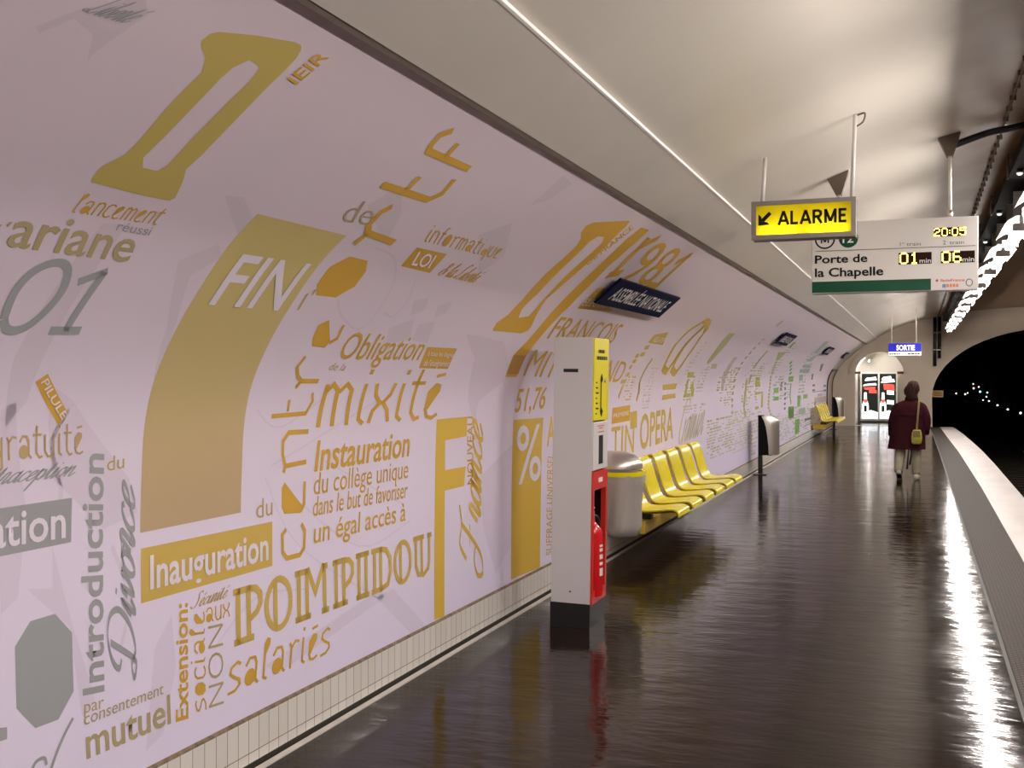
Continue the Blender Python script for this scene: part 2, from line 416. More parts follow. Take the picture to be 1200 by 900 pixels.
def on_wall(shape, off, bm=None, mi=0):
    """lay a flat shape given as (distance along, height up the curve) onto the curved wall"""
    b2 = bmesh.new(); vs = [b2.verts.new((x, y, 0)) for x, y in shape[0]]
    for f in shape[1]:
        if len(set(f)) >= 3:
            try: b2.faces.new([vs[i] for i in f])
            except ValueError: pass
    bmesh.ops.remove_doubles(b2, verts=b2.verts, dist=1e-6)
    ys = [v.co.y for v in b2.verts]; lo, hi = min(ys), max(ys)
    for s in ARC:
        if lo < s < hi: bmesh.ops.bisect_plane(b2, geom=b2.verts[:] + b2.edges[:] + b2.faces[:], plane_co=(0, s, 0), plane_no=(0, 1, 0), dist=1e-6)
    bm = bm or bmesh.new(); b2.verts.ensure_lookup_table()
    mp = [bm.verts.new(wall_pt(v.co.x, v.co.y, off)) for v in b2.verts]
    for v in b2.verts: v.index = v.index
    b2.verts.index_update()
    for f in b2.faces:
        try: bm.faces.new([mp[v.index] for v in f.verts]).material_index = mi
        except ValueError: pass
    b2.free(); return bm

Y0, YE = -9.0, 38.0
CX = 4.0
S_CORN = arc_at_z(2.70)
S_TOP = arc_at_z(2.865)
i_c = next(i for i in range(len(ARC)) if ARC[i] >= S_CORN)
full = [(p.x, p.y) for p in PR] + [(2 * CX - p.x, p.y) for p in PR[-2::-1]]

# ------------------------------------------------------------------ the setting
# left wall: a solid skin with thickness behind, from platform up to the cornice
inner = [(p.x, p.y) for p in PR[:i_c + 1]]
outer = [(p.x - .3 * n.x, p.y - .3 * n.y) for p, n in zip(PR[:i_c + 1], NRM[:i_c + 1])][::-1]
struct('wall_left', extrude_y(BM(), inner + outer, Y0, YE), 'wall', True, 40)
# vault
vin = [(p.x, p.y) for p in PR[i_c:]] + [(2 * CX - p.x, p.y) for p in PR[-2:i_c - 1:-1]]
vout = [(x + (x - CX) * .05, z + .3) for x, z in vin][::-1]
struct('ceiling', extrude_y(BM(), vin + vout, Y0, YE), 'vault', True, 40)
struct('wall_right', extrude_y(BM(), [(2 * CX - x, z) for x, z in inner + outer], Y0, YE), 'endwall', True, 40)
# cornice: dark joint above the print, then a flat plaster band standing a little proud of the vault
c0 = wall_pt(0, S_CORN, 0); c0b = wall_pt(0, S_CORN - .026, 0); c1 = wall_pt(0, S_TOP, 0)
n0 = Vector((.55, 0, -.835))
struct('trim_1', extrude_y(BM(), [(c0b.x, c0b.z), (c0b.x + .016, c0b.z - .020), (c0.x + .016, c0.z - .020), (c0.x, c0.z)], Y0, YE), 'gapdark')
pa = (c0.x, c0.z); pb = (c0.x + .016, c0.z - .024); pc = (c1.x + .022, c1.z - .020); pd = (c1.x + .012, c1.z + .012)
struct('trim_2', extrude_y(BM(), [pa, pb, pc, (c1.x + .030, c1.z - .010), pd], Y0, YE), 'band')

struct('edge_highlight_strip', extrude_y(BM(), [(c1.x + .022, c1.z - .023), (c1.x + .032, c1.z - .018), (c1.x + .036, c1.z - .008), (c1.x + .028, c1.z - .004)], Y0, YE), 'edge_highlight')  # white strip that paints in the highlight along the band's lit edge
# platform: the edges bend in slightly near the tunnel mouth
def bend(pts):
    def f(y):
        if y <= pts[0][0]: return pts[0][1]
        for (a, u), (b, v) in zip(pts, pts[1:]):
            if y <= b: return u + (v - u) * (y - a) / (b - a)
        return pts[-1][1]
    return f
x_dark = bend([(8, .483), (17.7, .458), (25.9, .43), (30.9, .40), (38, .348)])
x_wl = bend([(8, .875), (17.7, .873), (22, .845), (25.9, .818), (30, .755), (38, .65)])
x_wr = bend([(8, 1.338), (22.4, 1.335), (26.7, 1.312), (30.9, 1.24), (35.6, 1.13), (38, 1.03)])
YS = [Y0, 0, 8, 13, 17.7, 20, 22.4, 24, 25.9, 27.5, 29, 30.9, 33, 35.6, 38]
def slab(xa, xb, z0, z1, ys=YS):
    return loft(BM(), [[(xa(y), y, z0), (xb(y), y, z0), (xb(y), y, z1), (xa(y), y, z1)] for y in ys])
K = lambda v: (lambda y: v)
struct('floor', slab(K(-2.66), lambda y: x_dark(y) - .012, -.25, 0), 'floor')
struct('trim_3', slab(lambda y: x_dark(y) - .012, lambda y: x_dark(y) + .012, -.25, -.006), 'groove')
struct('trim_4', slab(lambda y: x_dark(y) + .012, x_wl, -.25, .002), 'tactile')
struct('trim_5', slab(x_wl, x_wr, -.16, .006), 'edge')
struct('trim_6', slab(K(-2.6), lambda y: x_wr(y) - .12, -1.25, -.25), 'pit')
# opposite platform
struct('platform_right', bx(6.66, 10.66, Y0, YE, -1.25, 0), 'floor')
# tiled base of the wall with its raw top ledge, dark joint and white kerb
struct('baseboard_left', bx(-2.66, -2.632, Y0, YE, .022, .204), 'tile')
struct('trim_7', extrude_y(BM(), [(-2.655, .204), (-2.634, .204), (-2.636, .212), (-2.655, .222)], Y0, YE), mat('raw_ledge', (.20, .14, .09), .8, vary=.5, scale=25))
struct('trim_8', bx(-2.66, -2.628, Y0, YE, .0, .022), 'groove')
struct('trim_9', bx(-2.612, -2.577, Y0, YE, -.02, .006), 'kerb')
# track bed and rails
struct('ground', bx(-2.6, 10.6, Y0, YE + 250, -1.45, -1.25), 'pit')
def rail(x, y0, y1):
    return extrude_y(BM(), [(x - .07, -1.16), (x + .07, -1.16), (x + .02, -1.13), (x + .02, -1.05), (x + .036, -1.04), (x + .036, -1.0), (x - .036, -1.0), (x - .036, -1.04), (x - .02, -1.05), (x - .02, -1.13)], y0, y1)
for k, x in enumerate((1.93, 3.37, 4.63, 6.07)):
    tag(obj('rail', rail(x, Y0, YE + 120), 'rail'), ['dark steel rail in the pit nearest the white platform edge', 'dark steel rail in the pit, second from the white platform edge',
        'dark steel rail in the pit, third from the white platform edge', 'dark steel rail in the pit farthest from the white platform edge'][k], 'rail', 'track rails')
bm = BM()
for k in range(70):
    y = 6 + k * .75
    box(bm, 1.5, 3.8, y, y + .24, -1.25, -1.16); box(bm, 4.2, 6.5, y, y + .24, -1.25, -1.16)
o = struct('trim_10', bm, 'sleeper')

# end wall with the tunnel mouth and an arched recess
portal = [(7.56, -1.25), (7.56, -.4)] + [(CX + 3.585 * math.cos(a) * (1 if True else 1), .95 + 2.18 * max(0, math.sin(a)) ** .9) for a in [math.pi * k / 26 for k in range(27)]] + [(.44, -.4), (.44, -1.25)]
portal = [(7.55, -1.25), (7.575, .95)] + [(CX + 3.585 * math.cos(math.pi * k / 26), .95 + 2.19 * math.sin(math.pi * k / 26)) for k in range(1, 26)] + [(.415, .95), (.45, -1.25)]
RX0, RX1, RZ, RT = -1.95, -.44, 1.74, 2.42
rc = (RX0 + RX1) / 2; rw = (RX1 - RX0) / 2
recess = [(RX1, .004), (RX1, RZ)] + [(rc + rw * math.cos(math.pi * k / 18), RZ + (RT - RZ) * math.sin(math.pi * k / 18)) for k in range(1, 18)] + [(RX0, RZ), (RX0, .004)]
outline = [(x, z) for x, z in full] + [(10.65, -1.45), (-2.65, -1.45)]
struct('wall_end', extrude_y(BM(), outline, YE, YE + .45, holes=[portal, recess]), 'endwall', True, 30)
# wider chamfered ring round the recess arch
big = lambda e: [(rc + (rw + e) * math.cos(math.pi * k / 18), RZ + (RT - RZ + e) * math.sin(math.pi * k / 18)) for k in range(19)]
bm = BM()
loft(bm, [[(a[0], YE - .055, a[1]), (b[0], YE - .055, b[1]), (b[0], YE - .002, b[1]), (a[0], YE - .002, a[1])] for a, b in zip(big(.02), big(.16))])
struct('trim_11', bm, 'endwall')
# passage behind: side walls, barrel ceiling and back wall
bm = BM()
ro = [(x + (.1 if x > rc else -.1), z) for x, z in recess]
po = [(RX1 + .12, -.1), (RX1 + .12, RT + .15), (RX0 - .9, RT + .15), (RX0 - .9, -.1)]
PX0 = RX0 - .25
prof_p = [(RX1 + .06, 0), (RX1 + .06, RZ)] + [(rc + (rw + .06) * math.cos(math.pi * k / 18), RZ + (RT - RZ + .03) * math.sin(math.pi * k / 18)) for k in range(1, 18)] + [(RX0 - .06, RZ), (RX0 - .06, 0)]
sweep_open(bm, prof_p, YE + .44, 41.3)
vs = [bm.verts.new((x, 41.3, z)) for x, z in prof_p]
bm.faces.new(vs)
struct('wall_recess', bm, mat('recess_paint', (.74, .69, .62), .45), True, 30)
struct('floor_recess', bx(RX0 - .1, RX1 + .1, YE + .001, 41.3, -.25, .0), 'floor')
# tunnel beyond
bm = BM(); sweep_open(bm, portal[::-1], YE + .44, YE + 250, 4)
vs = [bm.verts.new((x, YE + 250, z)) for x, z in portal]; bm.faces.new(vs)
struct('wall_tunnel', bm, 'tunnel', True, 40)
# end of the station behind the camera
bm = BM(); extrude_y(bm, outline, Y0 - .2, Y0)
struct('wall_back', bm, 'endwall')

# ------------------------------------------------------------------ printed covering on the left wall
mural = BM()
S0, S1 = arc_at_z(.215), S_CORN - .027
on_wall(([(-4, S0), (35.2, S0), (35.2, S1), (-4, S1)], [(0, 1, 2, 3)]), .004, mural)
BLOB = ell(.33, .3, .26, .3, 14)
STEN = {'s': (.75, [[(.58, .9), (.42, 1), (.15, .86), (.12, .66), (.3, .52), (.56, .38), (.6, .2), (.4, .03), (.08, .0)]], []),
        'a': (.85, [[(.1, .72), (.25, .97), (.5, .95), (.6, .75), (.6, .15), (.75, .0)]], [BLOB]),
        'l': (.5, [[(.15, 1.0), (.15, .1), (.32, 0)]], [[(.09, .9), (.08, 1.3), (.22, 1.5), (.38, 1.42), (.38, 1.2), (.2, .9)]]),
        'r': (.7, [[(.08, .97), (.2, .8), (.2, 0)], [(.2, .75), (.4, .98), (.62, .92)]], []),
        'i': (.42, [[(.15, 1), (.15, .12), (.3, 0)], [(.15, 1.25), (.15, 1.38)]], []),
        'e': (.72, [[(.1, .3), (.2, .05), (.4, 0), (.6, .1)]], [[(.08, .25), (.08, .75), (.3, 1.0), (.52, .95), (.54, .75), (.22, .25)]]),
        'o': (.75, [], [[(.2, 0), (.05, .25), (.05, .72), (.22, 1), (.46, 1), (.62, .75), (.62, .27), (.46, 0)]]),
        'c': (.68, [[(.58, .85), (.42, 1), (.2, .97), (.08, .75), (.08, .25), (.22, .03), (.42, 0), (.6, .15)]], []),
        'u': (.78, [[(.1, 1), (.1, .25), (.25, .02), (.45, .02), (.6, .25)], [(.6, 1), (.6, 0)]], []),
        'x': (.78, [[(.05, 1), (.12, .7), (.3, .5), (.12, .3), (.05, 0)], [(.65, 1), (.58, .7), (.4, .5), (.58, .3), (.65, 0)], [(.3, .5), (.4, .5)]], []),
        'm': (1.02, [[(.1, 1), (.1, 0)], [(.1, .8), (.25, 1), (.42, .85), (.46, 0)], [(.46, .8), (.62, 1), (.8, .85), (.85, 0)]], []),
        'n': (.78, [[(.1, 1), (.12, 0)], [(.1, .8), (.3, 1), (.5, .95), (.6, .75), (.6, 0)]], []),
        't': (.6, [[(.2, 1.4), (.2, .2), (.35, 0), (.52, .05)], [(0, 1), (.48, 1)]], []),
        'g': (.8, [[(.62, 1), (.62, -.3), (.42, -.45), (.1, -.4)]], [BLOB]), 'q': (.8, [[(.62, 1), (.62, -.45)]], [BLOB]),
        'f': (.55, [[(.5, 1.4), (.35, 1.45), (.22, 1.25), (.2, 0)], [(0, .95), (.42, .95)]], [])}
STEN['é'] = (STEN['e'][0], STEN['e'][1] + [[(.2, 1.2), (.52, 1.26)]], STEN['e'][2])
CUR = {'c': (.6, [[(.55, .8), (.4, 1), (.15, .75), (.05, .35), (.2, .02), (.45, .1), (.6, .35)]]),
       'o': (.65, [[(.35, 1), (.1, .75), (.05, .3), (.25, 0), (.5, .25), (.52, .7), (.35, 1), (.65, .85)]]),
       'n': (.85, [[(0, .3), (.15, 1), (.12, 0)], [(.12, .3), (.4, .98), (.52, .8), (.48, .15), (.6, 0), (.85, .35)]]),
       't': (.5, [[(0, .35), (.22, 1.5), (.18, .2), (.3, 0), (.5, .35)], [(.02, 1), (.42, 1)]]),
       'r': (.55, [[(0, .3), (.15, 1.05), (.35, .9), (.28, .2), (.38, 0), (.55, .35)]]),
       'a': (.75, [[(.55, .8), (.35, 1), (.1, .7), (.08, .2), (.25, 0), (.5, .4), (.58, 1), (.55, .2), (.65, 0), (.75, .3)]]),
       'e': (.6, [[(0, .35), (.3, .5), (.48, .8), (.35, 1), (.12, .7), (.1, .2), (.28, 0), (.6, .35)]]),
       'p': (.75, [[(0, .3), (.2, 1), (.0, -1.0)], [(.15, .7), (.4, 1), (.58, .6), (.4, .02), (.2, .2)], [(.45, .05), (.75, .35)]]),
       'i': (.4, [[(0, .3), (.17, 1), (.13, .15), (.22, 0), (.4, .35)], [(.25, 1.4), (.28, 1.5)]]),
       'v': (.6, [[(0, .6), (.12, 1), (.2, .1), (.45, .5), (.5, 1), (.62, .9)]]),
       'u': (.75, [[(0, .3), (.15, 1), (.12, .2), (.25, 0), (.5, .5), (.58, 1), (.53, .15), (.62, 0), (.75, .35)]]),
       'b': (.65, [[(0, .3), (.3, 1.4), (.25, 1.8), (.15, 1.3), (.1, .2), (.3, 0), (.5, .4), (.4, .8), (.65, .8)]]),
       'l': (.4, [[(0, .3), (.3, 1.4), (.28, 1.8), (.16, 1.4), (.1, .2), (.22, 0), (.4, .35)]]),
       'D': (1.5, [[(.3, 1.9), (.4, .1), (.1, 0), (-.1, .15), (.2, .3), (.7, .0), (1.2, .4), (1.35, 1.2), (1.0, 1.9), (.4, 2.1), (-.1, 1.8), (-.2, 1.3), (.1, 1.1)]]),
       'L': (1.1, [[(.9, 1.8), (.7, 2.0), (.5, 1.6), (.35, .4), (.1, .05), (-.15, .2), (.1, .3), (.6, .0), (1.0, .3)]]),
       'S': (1.0, [[(.9, 1.7), (.7, 2.0), (.4, 1.7), (.6, 1.0), (.5, .2), (.1, 0), (-.2, .3)]]),
       'F': (1.3, [[(-.3, 1.3), (0, 1.95), (.7, 1.8), (1.25, 2.05)], [(.7, 1.85), (.5, .5), (.2, -.2), (-.3, -.3), (-.5, .2), (-.1, .55), (.5, .4)], [(.3, 1.0), (.95, 1.05)]]),
       'G': (1.2, [[(1.0, 1.6), (.7, 2.0), (.2, 1.6), (.05, .6), (.35, 0), (.8, .3), (.85, .9), (.8, -.3), (.4, -.6)]]),
       '&': (.9, [[(.8, .2), (.3, 1.3), (.5, 1.6), (.65, 1.3), (.1, .5), (.2, 0), (.6, .2), (.8, .8)]]), ' ': (.5, [])}
CUR['é'] = (.6, CUR['e'][1] + [[(.3, 1.3), (.5, 1.6)]])
_w = .12
SLAB = {'P': (.86, [[(.14, 0), (.14, 1)], [(.42, 0), (.42, 1)], [(.02, .055), (.56, .055)], [(.02, .945), (.5, .945)], [(.42, .945), (.62, .92), (.75, .8), (.75, .62), (.64, .48), (.42, .38)]]),
        'O': (.9, [ell(.42, .5, .36, .46, 22) + [(.78, .5)], [(.32, .05), (.32, .95)]]),
        'M': (1.26, [[(.14, 0), (.14, 1)], [(.4, 0), (.4, 1)], [(.02, .055), (.52, .055)], [(.02, .945), (.46, .945)], [(.42, 1), (.68, .48), (.96, 1)], [(.98, 1), (1.0, 0)], [(.88, .055), (1.14, .055)], [(.92, .945), (1.1, .945)]]),
        'I': (.62, [[(.14, 0), (.14, 1)], [(.42, 0), (.42, 1)], [(.02, .055), (.54, .055)], [(.02, .945), (.54, .945)]]),
        'D': (.95, [[(.14, 0), (.14, 1)], [(.4, 0), (.4, 1)], [(.02, .055), (.45, .055)], [(.02, .945), (.45, .945)], [(.4, .945), (.64, .9), (.8, .7), (.82, .4), (.7, .12), (.4, .055)]]),
        'U': (.95, [[(.14, 1), (.14, .3), (.25, .08), (.5, .03), (.74, .14), (.8, .35), (.8, 1)], [(.42, 1), (.42, .08)], [(.02, .945), (.54, .945)], [(.7, .945), (.92, .945)]])}
def glyphs(s, font):
    parts = []; x = 0
    for ch in s:
        if font == 'k':
            adv, st, bl = STEN[ch]
            for l in st: parts.append(stroke2([(a + x, b) for a, b in l], .105))
            for l in bl: parts.append(poly2([(a + x, b) for a, b in l]))
        elif font == 'c':
            adv, st = CUR[ch]
            for l in st:
                q = smooth_line([(a + x, b) for a, b in l], 5)
                ws = [.05 + .13 * abs(q[min(i + 1, len(q) - 1)][1] - q[max(i - 1, 0)][1]) / (1e-6 + math.dist(q[min(i + 1, len(q) - 1)], q[max(i - 1, 0)])) for i in range(len(q))]
                v, f = stroke2(q, ws); parts.append(([(a + .35 * b, b) for a, b in v], f))
        else:
            adv, st = SLAB[ch]
            for l in st: parts.append(stroke2([(a + x, b) for a, b in l], _w))
        x += adv
    v, f = merge2(parts); x0 = min(p[0] for p in v); x1 = max(p[0] for p in v)
    return [((a - x0) / (x1 - x0), b) for a, b in v], f
MURAL = [('P','printed_letter',[(2.511,2.342),(2.505,2.349),(2.498,2.384),(2.5,2.405),(2.541,2.459),(2.546,2.512),(2.542,2.628),(2.544,2.718),(2.552,2.783),(2.522,2.829),(2.474,2.854),(2.463,2.868),(2.471,2.896),(2.493,2.911),(2.628,2.951),(2.785,2.986),(2.818,2.986),(2.833,2.974),(2.843,2.944),(2.84,2.884),(2.83,2.815),(2.827,2.721),(2.823,2.626),(2.82,2.53),(2.809,2.469),(2.841,2.421),(2.861,2.376),(2.87,2.355),(2.856,2.34),(2.692,2.338)],[[(2.642,2.434),(2.613,2.468),(2.622,2.547),(2.627,2.638),(2.631,2.727),(2.633,2.792),(2.643,2.835),(2.676,2.876),(2.717,2.874),(2.74,2.866),(2.743,2.813),(2.734,2.727),(2.73,2.635),(2.725,2.569),(2.726,2.509),(2.723,2.465),(2.705,2.435)]],'khaki',0),
('T','IEIR',[(2.936,2.868),(2.968,2.997),(2.877,2.873)],'c','ochre',0.012,'s',1),
('T','lancement',[(2.527,2.227),(2.89,2.241),(2.527,2.277)],'x','ochre',0,'k',1),
('T','réussi',[(2.739,2.194),(2.893,2.195),(2.735,2.217)],'x','grey',0,'s',1),
('T','ariane',[(2.379,2.085),(2.881,2.087),(2.365,2.167)],'x','drab',0.01,'s',1),
('T',"l'",[(2.314,2.099),(2.354,2.116),(2.315,2.144)],'c','drab',0,'s',1),
('L','printed_digit',[[(2.513,1.847),(2.503,1.934),(2.52,1.998),(2.563,2.041),(2.615,2.052),(2.655,2.028),(2.678,1.964),(2.662,1.893),(2.619,1.831),(2.571,1.81),(2.535,1.818),(2.513,1.847)]],0.03,'greygreen',1,1),
('L','printed_digit',[[(2.777,1.817),(2.807,2.042)],[(2.72,1.993),(2.817,2.045)],[(2.709,1.816),(2.841,1.822)]],0.03,'greygreen',1,0),
('P','printed_block',[(2.737,1.638),(2.779,1.666),(2.911,1.531),(2.877,1.49)],[],'ochre',0),
('T','PILULE',[(2.758,1.637),(2.889,1.507),(2.782,1.652)],'c','paper',0.008,'s',2),
('T','gratuité',[(2.61,1.389),(3.004,1.389),(2.602,1.463)],'x','tan',0,'k',1),
('T','contraception',[(2.492,1.318),(2.967,1.318),(2.506,1.349)],'x','grey',0,'c',1),
('P','printed_block',[(2.464,1.243),(2.959,1.244),(2.96,1.096),(2.469,1.094)],[],'grey',0),
('T','tation',[(2.549,1.126),(2.932,1.117),(2.547,1.198)],'x','paper',0.014,'s',2),
('T','Introduction',[(3.119,0.557),(3.104,1.38),(3.019,0.569)],'c','grey',0.02,'s',1),
('T','du',[(3.124,1.319),(3.212,1.324),(3.123,1.352)],'x','tan',0,'s',1),
('T','Divorce',[(3.288,0.552),(3.273,1.276),(3.219,0.56)],'x','grey',0,'c',1),
('T','par',[(3.023,0.508),(3.119,0.501),(3.023,0.537)],'x','tan',0,'s',1),
('T','consentement',[(3.022,0.467),(3.442,0.461),(3.023,0.496)],'x','drab',0,'s',1),
('T','mutuel',[(3.034,0.351),(3.486,0.34),(3.03,0.422)],'x','drab',0.014,'s',1),
('P','printed_octagon',[(2.888,0.872),(2.966,0.794),(2.974,0.596),(2.904,0.522),(2.803,0.524),(2.724,0.609),(2.717,0.803),(2.781,0.87)],[],'greygreen',0),
('L','printed_swash',[[(2.97,0.508),(2.931,0.466),(2.892,0.411),(2.865,0.361)],[(2.781,0.387),(2.803,0.415),(2.839,0.417),(2.85,0.391)]],0.012,'grey',1,1),
('P','printed_block',[(2.623,0.575),(2.686,0.562),(2.686,0.525),(2.622,0.529)],[],'grey',0),
('T','Liberté',[(2.061,2.809),(2.215,2.827),(2.085,2.846)],'x','grey',0,'c',1),
('P','printed_bar',[(3.309,1.08),(3.944,1.08),(3.944,2.372),(3.309,2.372)],[],'stripe',0),
('T','FIN',[(3.408,1.964),(3.872,1.969),(3.417,2.188),(3.884,2.198)],'c','paper',0.01,'s',2),
('T',"l'",[(4.005,1.974),(4.063,2.004),(3.997,2.056)],'c','tan',0,'s',1),
('P','printed_block',[(3.314,1.022),(4.185,1.013),(4.187,0.819),(3.316,0.823)],[],'gold',0),
('T','Inauguration',[(3.363,0.867),(4.153,0.854),(3.362,0.987)],'c','paper',0.018,'s',2),
('T','du',[(4.058,1.04),(4.184,1.043),(4.058,1.094)],'x','tan',0,'s',1),
('L','printed_letter',[[(4.427,0.972),(4.458,0.936),(4.451,0.859),(4.414,0.833),(4.305,0.834),(4.269,0.866),(4.265,0.943),(4.297,0.965)]],0.022,'ochre',1,0),
('P','printed_letter',[(4.281,1.176),(4.449,1.043),(4.419,1.023),(4.282,1.035),(4.26,1.064),(4.258,1.152)],[],'ochre',0),
('L','printed_letter',[[(4.453,1.164),(4.449,1.063),(4.419,1.031)]],0.022,'ochre',1,0),
('L','printed_letter',[[(4.467,1.393),(4.298,1.396),(4.255,1.36),(4.255,1.303),(4.28,1.248),(4.268,1.219)],[(4.459,1.254),(4.28,1.248)]],0.022,'ochre',1,0),
('L','printed_letter',[[(4.145,1.475),(4.428,1.479),(4.472,1.534),(4.455,1.575)],[(4.272,1.492),(4.269,1.546)]],0.02,'ochre',1,0),
('L','printed_letter',[[(4.278,1.754),(4.248,1.699),(4.286,1.654),(4.328,1.633),(4.478,1.632)],[(4.328,1.633),(4.295,1.601)]],0.022,'ochre',1,0),
('P','printed_letter',[(4.311,1.944),(4.429,1.832),(4.407,1.8),(4.29,1.806),(4.26,1.848),(4.249,1.914)],[],'ochre',0),
('L','printed_letter',[[(4.425,1.827),(4.473,1.852),(4.463,1.925)]],0.022,'ochre',1,0),
('P','printed_octagon',[(4.11,2.273),(4.274,2.271),(4.338,2.212),(4.34,2.128),(4.246,2.059),(4.08,2.058),(4.033,2.109),(4.031,2.2)],[],'ochre',0),
('L','printed_letter',[[(4.057,2.567),(4.019,2.526),(4.024,2.447),(4.071,2.41),(4.335,2.397)],[(4.071,2.41),(4.054,2.34)]],0.035,'ochre',1,0),
('L','printed_letter',[[(3.848,2.645),(4.267,2.65),(4.324,2.7),(4.309,2.785)],[(4.042,2.656),(4.042,2.736)]],0.035,'ochre',1,0),
('L','printed_letter',[[(3.964,2.972),(3.908,2.932),(3.911,2.878),(3.931,2.851),(4.342,2.855)],[(4.084,2.859),(4.081,2.934)]],0.035,'ochre',1,0),
('T','de',[(3.812,2.432),(4.019,2.446),(3.777,2.506)],'x','drab',-0.01,'s',1),
('T','informatique',[(4.57,2.442),(5.455,2.458),(4.533,2.514)],'x','ochre',0,'k',1),
('P','printed_block',[(4.564,2.401),(4.894,2.406),(4.916,2.275),(4.589,2.279)],[],'ochre',0),
('T','LOI',[(4.663,2.3),(4.858,2.303),(4.615,2.381)],'c','paper',0.012,'s',2),
('T','& la Liberté',[(5.008,2.274),(5.518,2.272),(4.998,2.329)],'x','ochre',0,'c',1),
('T','Obligation',[(4.56,1.746),(5.448,1.755),(4.566,1.888)],'c','ochre',0.006,'s',1),
('T','de la',[(4.526,1.688),(4.683,1.684),(4.537,1.714)],'x','tan',0,'s',1),
('P','printed_block',[(5.483,1.835),(5.896,1.836),(5.909,1.701),(5.509,1.704)],[],'ochre',0),
('T','à tous les degrés',[(5.54,1.783),(5.9,1.779),(5.529,1.804)],'x','paper',0,'s',2),
('T','de l’enseignement',[(5.55,1.72),(5.893,1.717),(5.546,1.746)],'x','paper',0,'s',2),
('T','mixité',[(4.534,1.408),(5.917,1.407),(4.559,1.615)],'x','ochre',0,'k',1),
('T','Instauration',[(4.535,1.205),(5.556,1.207),(4.556,1.343)],'c','ochre',0.016,'s',1),
('T','du collège unique',[(4.532,1.094),(5.552,1.085),(4.537,1.161)],'x','ochre',0,'s',1),
('T','dans le but de favoriser',[(4.526,0.995),(5.543,0.977),(4.533,1.054)],'x','ochre',0.004,'s',1),
('T','un égal accès à',[(4.535,0.867),(5.523,0.853),(4.542,0.933)],'x','ochre',0.006,'s',1),
('T','POMPIDOU',[(3.898,0.532),(5.876,0.508),(3.892,0.768)],'c','gold',0,'p',1),
('T','salariés',[(3.849,0.348),(4.686,0.326),(3.868,0.465)],'x','ochre',0,'k',1),
('T','Extension:',[(3.59,0.326),(3.586,0.774),(3.517,0.334)],'c','ochre',0.02,'s',1),
('T','sociale',[(3.705,0.326),(3.694,0.72),(3.639,0.335)],'x','ochre',0,'k',1),
('T','NON',[(3.825,0.32),(3.82,0.646),(3.722,0.328)],'c','drab',-0.012,'s',1),
('T','aux',[(3.706,0.67),(3.868,0.664),(3.706,0.728)],'x','ochre',0,'k',1),
('T','Sécurité',[(3.602,0.745),(3.862,0.746),(3.607,0.774)],'x','tan',0,'c',1),
('P','printed_letter',[(5.91,0.229),(5.921,1.053),(5.919,1.394),(6.387,1.395),(6.387,1.273),(6.056,1.264),(6.066,1.086),(6.387,1.084),(6.362,0.964),(6.065,0.964),(6.058,0.216)],[],'bright',0),
('T','NOUVEAU',[(6.517,0.963),(6.487,1.392),(6.417,0.967)],'c','ochre',0.01,'s',1),
('T','France',[(6.619,0.345),(6.666,1.363),(6.447,0.364)],'x','bright',0,'c',1),
('P','printed_letter',[(6.266,1.976),(6.247,1.988),(6.236,2.032),(6.328,2.102),(6.361,2.226),(6.304,2.447),(6.321,2.616),(6.31,2.697),(6.264,2.749),(6.173,2.785),(6.144,2.837),(6.202,2.876),(6.73,2.99),(6.765,2.935),(6.755,2.887),(6.787,2.671),(6.746,2.261),(6.803,2.14),(6.866,2.039),(6.858,2.004),(6.767,1.979)],[[(6.534,2.088),(6.484,2.153),(6.509,2.285),(6.475,2.431),(6.458,2.652),(6.443,2.749),(6.482,2.805),(6.581,2.818),(6.655,2.777),(6.658,2.675),(6.647,2.571),(6.65,2.452),(6.687,2.303),(6.701,2.176),(6.687,2.112)]],'ochre2',0),
('T','DE FRANCE',[(6.814,2.594),(6.924,2.955),(6.711,2.612)],'c','ochre2',0.01,'s',1),
('P','printed_bar',[(6.921,1.648),(6.879,1.81),(6.983,1.926),(7.028,2.062),(7.053,2.22),(7.019,2.531),(6.993,2.865),(7.036,2.984),(7.235,2.996),(7.205,2.632),(7.291,2.239),(7.25,2.148),(7.189,1.986),(7.154,1.883),(7.124,1.784),(7.141,1.648)],[],'ochre2',0),
('P','printed_block',[(6.883,1.813),(7.126,1.815),(7.148,1.67),(6.922,1.67)],[],'brown',1),
('T','1981',[(7.4,2.562),(8.778,2.593),(7.333,2.946),(8.746,2.992)],'c','ochre2',0,'s',1),
('P','printed_block',[(7.456,2.446),(7.827,2.478),(8.328,2.267),(7.488,2.236)],[],'ochre2',0),
('T','ELECTION',[(7.488,2.27),(8.201,2.295),(7.477,2.341)],'c','paper',0,'s',2),
('T','FRANÇOIS',[(7.327,1.96),(9.031,1.974),(7.307,2.144),(8.99,2.17)],'c','ochre2',0.004,'s',1),
('T','MITTERRAND',[(7.259,1.658),(10.019,1.59),(7.246,1.865)],'c','ochre2',0,'s',1),
('L','printed_stroke',[[(7.394,2.856),(7.583,2.981)],[(7.366,2.567),(7.586,2.626)],[(8.559,2.862),(8.749,2.982)],[(8.431,2.599),(8.785,2.609)]],0.07,'ochre2',1,0),
('T','51,76',[(7.24,1.395),(7.892,1.407),(7.259,1.557)],'c','ochre2',0.008,'s',1),
('P','printed_bar',[(7.231,1.342),(7.884,1.334),(7.832,0.219),(7.206,0.238)],[],'bright',0),
('T','%',[(7.311,0.89),(7.853,0.879),(7.306,1.292)],'c','paper',0.006,'s',2),
('T','A',[(7.989,1.113),(8.177,1.121),(7.986,1.333)],'c','bright',0.01,'s',1),
('T','SUFFRAGE UNIVERSEL',[(8.119,0.271),(8.159,1.043),(7.973,0.287)],'c','ochre2',0,'s',1),
